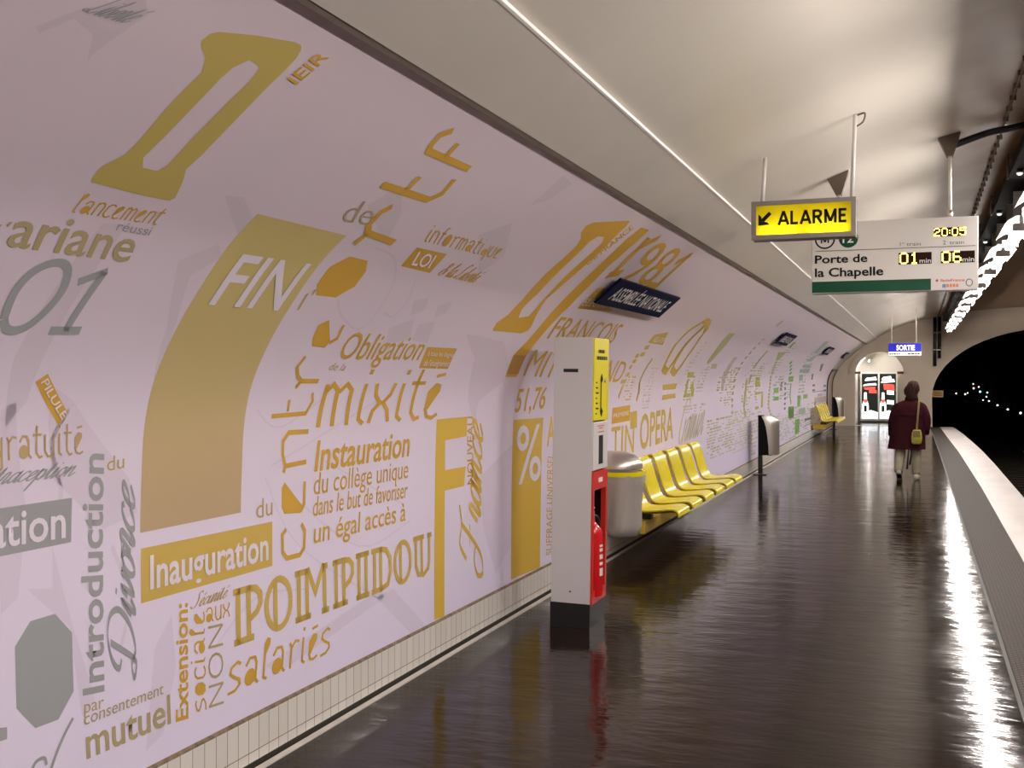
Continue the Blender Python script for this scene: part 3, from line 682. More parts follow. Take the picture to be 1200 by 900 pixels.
('P','printed_bar',[(8.137,1.058),(8.377,1.056),(8.336,0.306),(8.119,0.297)],[],'bright',0),
('P','printed_block',[(9.879,1.352),(10.55,1.363),(10.558,1.209),(9.871,1.204)],[],'ochre2',0),
('T','PREMIERE',[(9.923,1.257),(10.497,1.269),(9.917,1.296)],'c','paper',0,'s',2),
('P','printed_block',[(10.562,1.292),(10.84,1.3),(10.865,1.129),(10.586,1.124)],[],'gold2',0),
('T','TIN',[(9.857,0.891),(10.733,0.889),(9.875,1.172)],'c','gold2',0.004,'s',1),
('T','OPERA',[(10.983,0.899),(12.601,0.934),(10.994,1.244)],'c','gold2',0.018,'s',1),
('T','Garnier',[(12.892,0.849),(14.48,0.891),(13.029,1.124)],'c','pale',0,'c',1),
('L','printed_ring',[[(11.754,1.718),(11.607,1.748),(11.456,2.024),(11.54,2.222),(11.753,2.41),(11.961,2.397),(12.059,2.263),(11.928,2.061),(11.932,1.814),(11.86,1.709),(11.754,1.718)],[(12.236,1.699),(12.056,1.741),(11.959,2.005),(12.019,2.222),(12.048,2.388),(12.357,2.266),(12.495,2.02),(12.46,1.788),(12.35,1.689),(12.236,1.699)]],0.085,'gold2',1,0),
('P','printed_block',[(10.251,2.116),(10.733,2.17),(10.9,2.017),(10.245,2.025)],[],'gold2',0),
('T','RELATIF',[(10.384,2.04),(10.811,2.035),(10.399,2.102)],'c','paper',0,'s',2),
('P','printed_block',[(11.896,1.55),(12.652,1.564),(12.627,1.494),(11.949,1.492)],[],'gold2',0),
('P','printed_block',[(11.984,1.435),(12.661,1.444),(12.683,1.394),(11.962,1.379)],[],'gold2',0),
('P','printed_dash',[(10.261,1.907),(10.404,1.921),(10.447,1.872),(10.29,1.865)],[],'gold2',0),
('P','printed_dash',[(10.11,1.885),(10.217,1.897),(10.255,1.85),(10.136,1.843)],[],'gold2',0),
('P','printed_dash',[(10.132,1.829),(10.242,1.84),(10.271,1.794),(10.15,1.788)],[],'gold2',0),
('P','printed_dash',[(10.129,1.764),(10.208,1.774),(10.228,1.729),(10.139,1.724)],[],'gold2',0),
('P','printed_dash',[(10.143,1.684),(10.259,1.693),(10.264,1.649),(10.139,1.645)],[],'gold2',0),
('P','printed_dash',[(10.053,1.615),(10.236,1.623),(10.221,1.58),(10.033,1.578)],[],'gold2',0),
('P','printed_dash',[(10.243,1.985),(10.382,2.0),(10.435,1.951),(10.281,1.942)],[],'gold2',0),
('L','printed_swash',[[(10.865,1.463),(10.797,1.585),(10.814,1.733),(10.862,1.85)],[(10.068,1.443),(10.139,1.531),(10.166,1.572)],[(10.786,1.396),(10.843,1.498),(10.786,1.594)]],0.05,'gold2',1,1),
('P','printed_block',[(13.496,1.646),(13.429,1.703),(13.059,1.702),(13.122,1.647)],[],'lime',0),
('P','printed_block',[(13.131,1.385),(13.769,1.395),(13.816,1.415),(13.167,1.426)],[],'lime',0),
('L','printed_stroke',[[(13.271,1.424),(13.233,1.614)],[(13.76,1.416),(13.542,1.547)]],0.12,'lime',1,0),
('P','printed_block',[(13.825,2.316),(14.224,2.327),(14.377,2.14),(14.184,1.864),(14.029,1.82),(13.897,1.852),(13.906,1.999)],[],'olive',0),
('P','printed_block',[(14.364,1.832),(14.723,1.828),(14.834,1.759),(14.411,1.756)],[],'pale',0),
('P','printed_block',[(15.685,1.963),(16.012,1.96),(15.985,1.721),(16.028,1.429),(15.824,1.44),(15.632,1.666)],[],'pale2',0),
('P','printed_block',[(19.105,1.626),(19.655,1.626),(19.766,1.563),(19.247,1.561)],[],'lime',0),
('P','printed_block',[(19.187,1.555),(19.807,1.556),(19.978,1.455),(19.323,1.453)],[],'lime',0),
('P','printed_block',[(19.379,1.362),(20.422,1.362),(20.389,1.321),(19.392,1.321)],[],'lime',0),
('P','printed_block',[(20.175,1.314),(20.438,1.314),(20.449,1.083),(20.187,1.065)],[],'lime',0),
('P','printed_block',[(19.432,1.11),(19.897,1.107),(19.901,1.061),(19.436,1.058)],[],'lime',0),
('P','printed_block',[(18.352,1.678),(18.635,1.672),(18.577,1.51),(18.392,1.502),(18.356,1.588)],[],'olive',0),
('P','printed_block',[(19.956,2.15),(21.012,2.183),(20.86,2.013),(20.48,1.968)],[],'olive',0),
('P','printed_block',[(21.963,1.405),(22.784,1.406),(22.79,1.305),(22.005,1.307)],[],'green',0),
('P','printed_block',[(22.031,1.231),(22.855,1.23),(22.84,1.152),(22.053,1.156)],[],'green',0),
('P','printed_block',[(24.233,1.632),(25.105,1.644),(25.355,1.517),(24.488,1.512)],[],'green',0),
('P','printed_block',[(24.652,0.971),(25.873,0.949),(25.784,0.697),(24.616,0.726)],[],'green',0),
('P','printed_block',[(26.546,1.181),(27.345,1.178),(27.217,0.931),(26.581,0.934)],[],'green',0),
('P','printed_block',[(27.961,1.179),(29.059,1.179),(29.083,1.074),(27.984,1.078)],[],'green',0),
('P','printed_block',[(25.716,1.939),(27.508,1.966),(27.866,1.862),(26.023,1.864)],[],'teal',0),
('P','printed_block',[(25.759,1.817),(28.107,1.848),(28.269,1.736),(26.062,1.73)],[],'teal',0),
('P','printed_block',[(26.316,1.672),(27.195,1.687),(27.587,1.528),(26.638,1.527)],[],'teal',0),
('P','printed_block',[(25.802,2.292),(25.342,2.663),(26.11,2.717),(26.655,2.297)],[],'teal',0),
('P','printed_block',[(25.771,2.035),(26.453,2.216),(27.341,2.256),(27.054,2.054)],[],'teal',0),
('P','printed_block',[(30.182,2.008),(30.886,2.028),(31.757,1.799),(31.163,1.786)],[],'slate',0),
('P','printed_block',[(30.355,1.412),(31.148,1.412),(31.154,1.359),(30.36,1.361)],[],'slate',0),
('P','printed_block',[(30.43,1.281),(31.227,1.278),(31.219,1.225),(30.422,1.23)],[],'slate',0),
('P','printed_block',[(34.037,1.367),(35.03,1.366),(35.019,1.307),(34.027,1.31)],[],'slate',0),
('P','printed_block',[(34.11,1.231),(35.108,1.226),(35.091,1.167),(34.095,1.174)],[],'slate',0),
('P','printed_block',[(31.067,0.94),(31.601,0.938),(31.534,0.836),(31.003,0.84)],[],'slate',0),
('P','printed_block',[(30.496,1.217),(34.724,1.203),(34.732,1.186),(30.503,1.201)],[],'slate',0),
('P','printed_block',[(31.057,1.049),(35.211,1.023),(35.135,0.868),(31.069,0.909)],[],'pale2',0),
('P','printed_block',[(24.743,0.953),(25.8,0.938),(25.808,0.693),(24.751,0.702)],[],'green',0),
('P','printed_block',[(26.086,0.643),(27.117,0.625),(26.948,0.279),(26.023,0.301)],[],'green',0),
('P','printed_block',[(26.853,0.856),(28.533,0.84),(28.537,0.691),(26.856,0.725)],[],'teal',0),
('P','printed_block',[(28.316,0.582),(30.059,0.552),(30.009,0.498),(28.315,0.518)],[],'slate',0),
('P','printed_block',[(28.312,0.406),(30.179,0.401),(30.178,0.386),(28.311,0.381)],[],'slate',0),
('D',[16.88,2.34],0.16,0.05,'olive'),
('D',[16.92,2.25],0.16,0.05,'olive'),
('D',[16.88,2.15],0.16,0.05,'olive'),
('D',[16.85,2.06],0.16,0.05,'olive'),
('D',[16.8,1.97],0.16,0.05,'olive'),
('D',[16.78,1.87],0.16,0.05,'olive'),
('D',[16.83,1.77],0.16,0.05,'olive'),
('D',[16.82,1.68],0.16,0.05,'olive'),
('D',[16.9,1.58],0.16,0.05,'olive'),
('D',[16.94,1.48],0.16,0.05,'olive'),
('D',[16.91,1.38],0.16,0.05,'olive'),
('D',[16.9,1.28],0.16,0.05,'olive'),
('D',[16.91,1.19],0.16,0.05,'olive'),
('D',[16.9,1.09],0.16,0.05,'olive'),
('D',[16.65,2.71],0.2,0.08,'olive'),
('D',[16.64,2.69],0.2,0.08,'olive'),
('D',[16.63,2.66],0.2,0.08,'olive'),
('D',[18.46,2.11],0.2,0.07,'olive'),
('D',[18.43,2.05],0.2,0.07,'olive'),
('D',[18.39,1.99],0.2,0.07,'olive'),
('D',[18.36,1.94],0.2,0.07,'olive'),
('D',[18.35,1.88],0.2,0.07,'olive'),
('D',[18.32,1.82],0.2,0.07,'olive'),
('D',[18.16,1.56],0.2,0.05,'olive'),
('D',[18.2,1.51],0.2,0.05,'olive'),
('D',[18.22,1.46],0.2,0.05,'olive'),
('D',[18.22,1.41],0.2,0.05,'olive'),
('D',[18.2,1.36],0.2,0.05,'olive'),
('D',[18.18,1.31],0.2,0.05,'olive'),
('D',[18.16,1.26],0.2,0.05,'olive'),
('D',[18.14,1.21],0.2,0.05,'olive'),
('D',[18.12,1.16],0.2,0.05,'olive'),
('D',[18.16,1.1],0.2,0.05,'olive'),
('D',[18.22,1.05],0.2,0.05,'olive'),
('D',[18.28,1.0],0.2,0.05,'olive'),
('D',[20.68,2.41],0.3,0.06,'green'),
('D',[20.72,2.36],0.3,0.06,'green'),
('D',[20.76,2.32],0.3,0.06,'green'),
('D',[23.07,1.96],0.35,0.07,'green'),
('D',[23.51,1.88],0.35,0.07,'green'),
('D',[23.9,1.8],0.35,0.07,'green'),
('D',[24.24,1.71],0.35,0.07,'green'),
('D',[23.2,1.5],0.3,0.05,'slate'),
('D',[23.21,1.44],0.3,0.05,'slate'),
('D',[23.19,1.37],0.3,0.05,'slate'),
('D',[23.88,1.48],0.3,0.05,'slate'),
('D',[23.96,1.37],0.3,0.05,'slate'),
('D',[23.99,1.26],0.3,0.05,'slate'),
('D',[24.01,1.16],0.3,0.05,'slate'),
('D',[24.0,1.05],0.3,0.05,'slate'),
('D',[23.99,0.95],0.3,0.05,'slate'),
('D',[21.14,1.63],0.25,0.05,'olive'),
('D',[21.26,1.57],0.25,0.05,'olive'),
('D',[21.31,1.5],0.25,0.05,'olive'),
('D',[21.33,1.43],0.25,0.05,'olive'),
('D',[21.31,1.37],0.25,0.05,'olive'),
('D',[21.28,1.3],0.25,0.05,'olive'),
('D',[21.26,1.24],0.25,0.05,'olive'),
('D',[21.26,1.17],0.25,0.05,'olive'),
('D',[21.24,1.11],0.25,0.05,'olive'),
('D',[21.28,1.04],0.25,0.05,'olive'),
('D',[21.45,0.98],0.25,0.05,'olive'),
('D',[21.63,0.91],0.25,0.05,'olive'),
('D',[20.69,1.93],0.25,0.05,'olive'),
('D',[20.83,1.87],0.25,0.05,'olive'),
('D',[20.95,1.81],0.25,0.05,'olive'),
('D',[21.05,1.75],0.25,0.05,'olive'),
('D',[21.12,1.7],0.25,0.05,'olive'),
('D',[25.02,1.43],0.2,0.09,'green'),
('D',[25.0,1.35],0.2,0.09,'green'),
('D',[24.96,1.28],0.2,0.09,'green'),
('D',[24.95,1.2],0.2,0.09,'green'),
('D',[25.05,1.12],0.2,0.09,'green'),
('D',[25.15,1.05],0.2,0.09,'green'),
('D',[29.63,1.68],0.4,0.06,'slate'),
('D',[29.81,1.63],0.4,0.06,'slate'),
('D',[29.93,1.57],0.4,0.06,'slate'),
('D',[35.58,1.66],0.5,0.05,'slate'),
('D',[35.77,1.58],0.5,0.05,'slate'),
('D',[35.82,1.5],0.5,0.05,'slate'),
('D',[35.79,1.42],0.5,0.05,'slate'),
('A',[14.79,0.511,16.95,1.054],14,7,'olive',0.55,1),
('A',[13.17,1.19,14.62,1.29],3,8,'pale',0.6,2),
('A',[16.96,0.458,18.96,1.103],16,8,'lime2',0.5,3),
('A',[20.39,0.262,24.92,0.902],14,10,'green2',0.45,4),
('A',[24.91,0.117,31.33,0.95],14,9,'green2',0.4,5),
('A',[32.14,0.024,36.53,1.244],12,8,'slate2',0.4,6),
('A',[13.14,1.344,13.64,1.658],9,4,'olive',0.5,7),
('A',[13.92,1.435,14.35,1.845],10,4,'pale',0.4,8),
('A',[21.86,1.155,25.13,1.658],9,5,'green2',0.4,9),
('A',[26.74,1.05,28.24,2.028],12,5,'teal2',0.4,10),
('A',[10.27,1.407,10.56,1.658],9,4,'gold2',0.4,11),
('A',[11.06,1.303,11.38,1.757],14,4,'pale2',0.4,12),
('A',[15.43,1.2,16.91,1.802],16,6,'olive',0.4,13),
('A',[17.8,1.162,19.68,1.914],16,6,'lime2',0.4,14),
('A',[12.85,1.658,13.06,2.138],10,5,'pale',0.35,15),
('A',[20.57,1.692,21.68,2.378],12,6,'green2',0.35,16),
('A',[18.97,0.282,20.38,1.033],12,5,'lime2',0.4,17),
('A',[25.28,1.988,26.09,2.548],8,5,'teal2',0.4,18),
('P','ghost_print',[(1.99,2.727),(2.057,2.808),(2.201,2.909),(2.243,2.871),(2.189,2.722),(2.19,2.687),(2.147,2.763),(2.063,2.784),(2.013,2.715)],[],'ghost',0),
('P','ghost_print',[(3.069,2.411),(3.166,2.424),(3.382,2.305),(3.409,2.207)],[],'ghost',0),
('P','ghost_print',[(3.11,2.118),(3.249,2.212),(3.321,2.163),(3.217,2.069),(3.295,1.865),(3.324,1.708),(3.309,1.625),(3.249,1.862)],[],'ghost',0),
('P','ghost_print',[(2.674,2.21),(2.778,2.221),(2.723,1.573),(2.654,1.494),(2.618,1.714)],[],'ghost',0),
('P','ghost_print',[(2.813,1.628),(2.928,1.569),(3.241,1.285),(3.293,1.157),(3.116,1.119),(2.867,1.318)],[],'ghost',0),
('P','ghost_print',[(2.626,1.549),(2.681,1.574),(2.761,1.219),(2.73,0.955),(2.662,0.915)],[],'ghost',0),
('P','ghost_print',[(2.766,0.975),(2.876,0.955),(2.875,1.095),(2.934,0.917),(3.076,0.539),(3.014,0.498),(2.954,0.814)],[],'ghost',0),
('P','ghost_print',[(3.393,0.641),(3.492,0.747),(3.518,0.548),(3.441,0.312),(3.343,0.279)],[],'ghost',0),
('P','ghost_print',[(4.133,0.397),(5.225,0.531),(5.274,0.477),(4.234,0.334)],[],'ghost',0),
('P','ghost_print',[(5.176,0.496),(5.376,0.504),(5.814,0.204),(5.587,0.22)],[],'ghost',0),
('P','ghost_print',[(3.89,2.534),(3.974,2.675),(4.181,2.544),(4.277,2.377)],[],'ghost',0),
('P','ghost_print',[(5.011,2.559),(5.221,2.69),(5.522,2.482),(5.435,2.335)],[],'ghost',0),
('P','ghost_print',[(4.922,1.924),(5.119,2.002),(5.23,1.869),(4.985,1.841)],[],'ghost',0),
('P','ghost_print',[(5.218,1.965),(5.392,1.996),(5.459,1.856),(5.25,1.87)],[],'ghost',0),
('P','ghost_print',[(4.984,2.099),(5.122,2.132),(5.178,2.06),(5.06,2.009)],[],'ghost',0),
('P','ghost_print',[(5.287,2.09),(5.424,2.134),(5.446,2.056),(5.344,2.016)],[],'ghost',0),
('P','ghost_print',[(3.688,3.387),(3.788,3.493),(3.972,3.386),(3.876,3.31)],[],'ghost',0),
('P','ghost_print',[(5.212,2.812),(5.248,3.033),(5.436,3.016),(5.347,2.872)],[],'ghost',0),
('P','ghost_print',[(5.885,1.94),(6.567,1.905),(7.052,1.658),(6.546,1.488),(6.523,1.326),(6.374,1.492),(6.248,1.773)],[],'ghost',0),
('P','ghost_print',[(6.603,0.994),(7.232,1.176),(7.208,0.468),(6.91,0.329),(6.695,0.653)],[],'ghost',0),
('L','ghost_print',[[(4.272,2.052),(4.401,1.968),(4.627,1.91),(4.698,2.036),(4.631,2.208),(4.446,2.32),(4.245,2.344)],[(4.767,2.016),(4.881,1.998),(4.919,2.104),(4.829,2.23)]],0.01,'ghost',0,1),
('L','ghost_print',[[(4.025,1.507),(4.244,1.425),(4.714,1.614)],[(4.175,1.26),(4.472,1.336),(5.118,1.52)],[(4.264,1.159),(4.989,0.789),(5.588,0.845)],[(4.635,1.245),(5.479,0.951)]],0.008,'ghost',0,1),
('L','ghost_print',[[(3.762,0.556),(4.067,0.704),(4.49,0.664)],[(4.125,1.208),(4.414,0.872),(5.176,0.496)]],0.008,'ghost',0,1),
('L','ghost_print',[[(2.729,1.116),(2.836,1.155),(2.907,1.258),(2.859,1.429),(2.917,1.54)],[(3.16,1.053),(3.251,0.857),(3.206,0.684)]],0.02,'ghost',0,1)]

sheet_extra = mural
mroot = thing('wall_mural', 'lilac printed covering on the curved left wall with ochre words and big letters', 'mural', (0, 0, 0))
ghost = BM(); smalls = {}
def lay_off(l): return .0049 + .0011 * l
used_names = 0
for e in MURAL:
    if e[0] == 'T':
        _, s, q, mode, col, b, font, lay = e
        v, f = unit_text(s, b, mode)[:2] if font == 's' else glyphs(s, font)
        BL, BR, TL = (Vector(p) for p in q[:3]); U = BR - BL; V = TL - BL; Q = (Vector(q[3]) - BR - TL + BL) if len(q) > 3 else Vector((0, 0))
        pts = [BL + U * x + V * y + Q * x * y for x, y in v]
        obj('printed_word', on_wall(([tuple(p) for p in pts], f), lay_off(lay)), 'ink_' + col, mroot, True)
    elif e[0] == 'P':
        _, nm, pts, holes, col, lay = e
        if nm == 'ghost_print': obj('ghost_shape', on_wall(poly2(pts), .0044), 'ghost', mroot, True)
        elif nm == 'printed_dash': on_wall(poly2(pts), lay_off(0), smalls.setdefault(col, BM()))
        else: obj(nm, on_wall(poly2(pts, holes), lay_off(lay)), 'ink_' + col, mroot, True)
    elif e[0] == 'L':
        _, nm, lines, w, col, lay, sm = e
        sh = merge2([stroke2(smooth_line(l, 6) if sm else l, w) for l in lines])
        if nm == 'ghost_print': obj('ghost_line', on_wall(sh, .0044), 'ghost', mroot, True)
        else: obj(nm, on_wall(sh, lay_off(lay)), 'ink_' + col, mroot, True)
    elif e[0] == 'D':
        _, c, w, h, col = e
        on_wall(rect2(c[0] - w / 2, c[1] - h / 2, c[0] + w / 2, c[1] + h / 2), lay_off(0), smalls.setdefault(col, BM()))
    else:
        _, (y0, s0, y1, s1), rows, cols, col, fill, seed = e
        R = random.Random(seed); bmx = smalls.setdefault(col, BM()); dy = (y1 - y0) / cols; ds = (s1 - s0) / rows
        for i in range(rows):
            hgt = ds * R.choice((.35, .5, .65))
            j = 0.
            while j < cols:
                w = R.uniform(.25, 1.1)
                if R.random() < fill + .15: on_wall(rect2(y0 + dy * j, s0 + ds * (i + .2), y0 + dy * min(cols, j + w * .8), s0 + ds * (i + .2) + hgt), lay_off(0), bmx)
                j += w
for col, b in smalls.items(): obj('small_print', b, 'ink_' + col, mroot, True)['kind'] = 'stuff'
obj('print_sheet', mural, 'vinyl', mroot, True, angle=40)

# ------------------------------------------------------------------ fluorescent lights in a row above the platform edge
LX, LZ = .88, 2.98
def make_light():
    t = thing('fluorescent_light', '', 'light')
    L2 = .70
    hood = [(-.13, .053), (-.118, .070), (-.05, .112), (.05, .112), (.118, .070), (.13, .053), (.135, .058), (.122, .078), (.053, .122), (-.053, .122), (-.122, .078), (-.135, .058)]
    obj('hood', extrude_y(BM(), hood, -L2, L2), 'hood', t)
    obj('ballast_box', bx(-.02, .02, -L2 + .03, L2 - .03, .035, .111, .006), 'hood', t)
    for s in (-1, 1):
        obj('tube', tube(BM(), [(s * .035, -L2 + .06, 0), (s * .035, L2 - .06, 0)], .018, 8, False), 'tube', t, True)
        obj('tube_holder', bx(-.075, .075, s * (L2 - .03) - .02, s * (L2 - .03) + .02, -.02, .05, .006), 'white', t)
        obj('hanger', bx(-.05, .05, s * .42 - .006, s * .42 + .006, .118, .379), 'frame_grey', t)
    return t
ORD = ['nearest', 'second', 'third', 'fourth', 'fifth', 'sixth', 'seventh', 'eighth', 'ninth', 'tenth', 'eleventh', 'twelfth', 'thirteenth']
proto = make_light(); first = True
LY = [11.7 + 2.33 * k for k in range(-8, 11)]
vis = 0
for y in LY:
    if y < 10:
        lab, g = 'white hooded fluorescent light of the row, out of frame behind the viewer', 'unseen lights of the row'
    else:
        lab, g = ('white hooded twin-tube light above the platform edge, %s in the lit row from the front' % ORD[vis] if vis else 'white hooded twin-tube light above the platform edge, nearest and largest of the lit row'), 'fluorescent lights above the platform edge'
        vis += 1
    if first: proto.location = (LX, y, LZ); proto['label'] = lab; proto['group'] = g; first = False
    else: dup(proto, (LX, y, LZ), lab, g)

# cable tray carrying the lights
t = thing('cable_tray', 'long dark cable tray running above the row of fluorescent lights', 'cable tray', (.9, 0, 3.36))
obj('tray', extrude_y(BM(), [(-.16, .10), (-.16, .02), (.16, .02), (.16, .10), (.145, .10), (.145, .035), (-.145, .035), (-.145, .10)], Y0, YE), 'black_plastic', t)
for j, (x, r) in enumerate([(-.10, .028), (-.035, .02), (.03, .03), (.10, .024)]):
    obj('cable', tube(BM(), [(x, Y0, .035 + r), (x, YE, .035 + r)], r, 8), 'black', t, True)
for k in range(-3, 12):
    y = 12.87 + 2.33 * k
    if y > YE: continue
    obj('hanger', bx(-.175, -.16, y - .05, y + .05, .0, .22), 'brown_metal', t)
# small lamps under the tray
for k, (y, w) in enumerate([(10.2, 'nearest of the three'), (12.7, 'middle of the three'), (15.3, 'farthest of the three')]):
    p = thing('pilot_lamp', 'tiny round white pilot lamp under the dark cable tray, ' + w, 'lamp', (.80, y, 3.38), group='pilot lamps under the cable tray')
    obj('lamp_base', tube(BM(), [(0, 0, 0), (0, 0, -.03)], .03, 12), 'black', p, True)
    b = BM(); bmesh.ops.create_uvsphere(b, u_segments=12, v_segments=8, radius=.026, matrix=Matrix.Translation((0, 0, -.035)) @ Matrix.Diagonal((1, 1, .7, 1)))
    obj('bulb', b, 'white_lit', p, True)
# clipped cable on the vault beside the tray
def vault_z(x):
    for a, b in zip(full, full[1:]):
        if a[0] <= x <= b[0] and b[0] > a[0]: return a[1] + (x - a[0]) / (b[0] - a[0]) * (b[1] - a[1])
t = thing('vault_cable', 'thin clipped cable running along the vault left of the cable tray', 'cable', (.60, 0, vault_z(.60)))
obj('cable', tube(BM(), [(0, 5, -.026), (0, YE - .2, -.026)], .008, 8), 'brown_metal', t, True)
for k in range(100):
    obj('clip', bx(-.020, .020, 5.2 + k * .33, 5.222 + k * .33, -.036, -.004), 'brown_metal', t)
# conduits dropping down the end wall beside the tunnel mouth
for x, r, lab in [(.50, .055, 'thick black conduit down the end wall left of the tunnel mouth, left of the pair'), (.635, .055, 'thick black conduit down the end wall left of the tunnel mouth, right of the pair')]:
    t = thing('conduit', lab, 'conduit', (x, YE - .08, 1.7), group='black conduits beside the tunnel mouth')
    obj('pipe', tube(BM(), [(0, 0, .25 if x < .6 else .5), (0, 0, vault_z(x) - 1.72)], r, 10), 'black', t, True)
    for z in (.75, 1.3): obj('clamp', bx(-r - .015, r + .015, -.065, .078, z, z + .04), 'frame_grey', t)

# ------------------------------------------------------------------ station name plates on the wall
def name_plate(y0, y1, label, first):
    sa, sb = 2.345, 2.60
    A, B = wall_pt(0, sa, .04), wall_pt(0, sb, .04)
    c = (A + B) / 2; up = (B - A); h = up.length; up.normalize(); n = Vector((up.z, 0, -up.x))
    t = thing('station_name_plate', label, 'sign', (c.x, (y0 + y1) / 2, c.z), group='blue station name plates'); w = y1 - y0
    def pt(u, v, d): return Vector((0, u, 0)) + up * v + n * d
    bm = BM(); loft(bm, [[pt(u, v, d) for u, v in ((-w / 2, -h / 2), (w / 2, -h / 2), (w / 2, h / 2), (-w / 2, h / 2))] for d in (-.006, .012)])
    bmesh.ops.bevel(bm, geom=bm.edges[:], offset=.0015, segments=1, affect='EDGES')
    obj('plate', bm, 'navy', t)
    b = BM(); tw = w * .84
    sign_text('ASSEMBLÉE NATIONALE', pt(-tw / 2, -h * .25, .0135), (0, 1, 0), up, h * .5, tw, .008, b)
    obj('lettering', b, 'white', t)
    b = BM()
    for u in (-w * .4, w * .4): tube(b, [pt(u, 0, -.005), pt(u, 0, -.028)], .012, 8)
    obj('stand_off', b, 'frame_grey', t, True)
name_plate(7.55, 9.6, 'dark blue station name plate on the mural, nearest and clearly readable', True)
name_plate(18.0, 19.6, 'dark blue station name plate high on the far mural, second from the front', False)
name_plate(27.2, 28.8, 'dark blue station name plate high on the far mural, third from the front', False)
name_plate(34.2, 35.1, 'dark blue station name plate high on the wall, farthest from the front', False)

# ------------------------------------------------------------------ emergency terminal
t = thing('emergency_terminal', 'tall grey emergency call terminal with yellow panel and red extinguisher niche on black base', 'emergency terminal', (-2.139, 7.134, 0), (0, math.radians(.8), 0))
hx, hy = .136, .18
b = BM(); box(b, -hx - .004, hx - .006, -hy - .004, hy + .004, 0, .16); obj('base', b, 'black', t)
b = BM()
box(b, -hx, hx - .008, -hy, -hy + .02, .155, 1.90); box(b, -hx, hx - .02, hy - .02, hy, .155, 1.89); box(b, -hx, -hx + .02, -hy + .02, hy - .02, .155, 1.885); box(b, -hx, hx - .02, -hy + .02, hy, 1.89, 1.90)
box(b, -hx + .02, hx - .03, -hy + .02, hy - .02, .155, .175); box(b, -hx + .02, hx - .03, -hy + .02, hy - .02, 1.03, 1.05)
obj('cabinet', b, 'grey_metal', t)
b = BM(); box(b, -hx + .02, -hx + .026, -hy + .02, hy - .02, .175, 1.03); box(b, -hx + .02, hx - .03, -hy + .02, -hy + .026, .175, 1.03); box(b, -hx + .02, hx - .03, hy - .026, hy - .02, .175, 1.03)
box(b, -hx + .02, hx - .03, -hy + .02, hy - .02, 1.024, 1.03); box(b, -hx + .02, hx - .03, -hy + .02, hy - .02, .175, .185)
obj('niche_lining', b, 'black_plastic', t)
b = bx(-.07, .03, -hy - .0025, -hy + .001, 1.672, 1.694, .001); obj('slot', b, 'black', t)
b = tube(BM(), [(-.005, -hy - .003, .235), (-.005, -hy + .001, .235)], .006, 10); obj('screw', b, 'black', t)
X1 = hx
b = BM()
for z0, z1, y0, y1 in ((.155, 1.02, -hy + .006, -hy + .04), (.155, 1.02, hy - .04, hy - .002), (.155, .235, -hy + .04, hy - .04), (.90, 1.02, -hy + .04, hy - .04)):
    box(b, X1 - .03, X1 + .004, y0, y1, z0, z1)
fr = obj('niche_frame', b, 'red', t); fr['label'] = 'red niche frame'
b = BM(); place(b, rect2(-.05, 0, .05, .03), (X1 + .0055, 0, .945), (0, 1, 0), (0, 0, 1)); obj('label_plate', b, 'white', fr)
p = obj('intercom_panel', bx(X1 - .03, X1 + .002, -hy + .006, hy - .002, 1.03, 1.345, .004), 'light_panel', t); p['label'] = 'pale intercom panel'
obj('card_slot', bx(X1 + .0, X1 + .004, -.045, .055, 1.065, 1.255), 'black', p)
b = BM()
for k, (zz, w) in enumerate([(1.315, .16), (1.30, .10), (1.275, .15)]): place(b, rect2(-w / 2, 0, w / 2, .006), (X1 + .0032, 0, zz), (0, 1, 0), (0, 0, 1))
obj('small_print', b, 'red_ink', p)
p = obj('alarm_panel', bx(X1 - .03, X1 + .003, -hy + .006, hy - .002, 1.355, 1.897, .004), 'yellow_panel', t); p['label'] = 'yellow alarm panel'
b = BM()
def dash_words(b, O, w, h, seed, n):
    R = random.Random(seed); x = 0
    while x < w:
        l = R.uniform(.012, .03); place(b, rect2(x, 0, min(w, x + l), h), O, (0, 1, 0), (0, 0, 1)); x += l + .008
dash_words(b, (X1 + .0042, -.085, 1.80), .15, .022, 3, 6); dash_words(b, (X1 + .0042, -.125, 1.755), .26, .024, 5, 9)
for k in range(7): place(b, rect2(0, 0, .03 + .02 * (k % 3), .010), (X1 + .0042, -.14, 1.60 - k * .034), (0, 1, 0), (0, 0, 1))
v, f = stroke2(smooth_line([(.02, .27), (-.012, .24), (-.016, .14), (-.012, .05), (.02, .02)], 6), [.05 if i < 7 or i > 17 else .026 for i in range(25)])
place(b, (v, f), (X1 + .0042, .0, 1.375), (0, 1, 0), (0, 0, 1))
obj('panel_print', b, 'blackink', p)
obj('call_button', tube(BM(), [(X1 + .002, .07, 1.62), (X1 + .012, .07, 1.62)], .016, 14), 'steel', p, True)
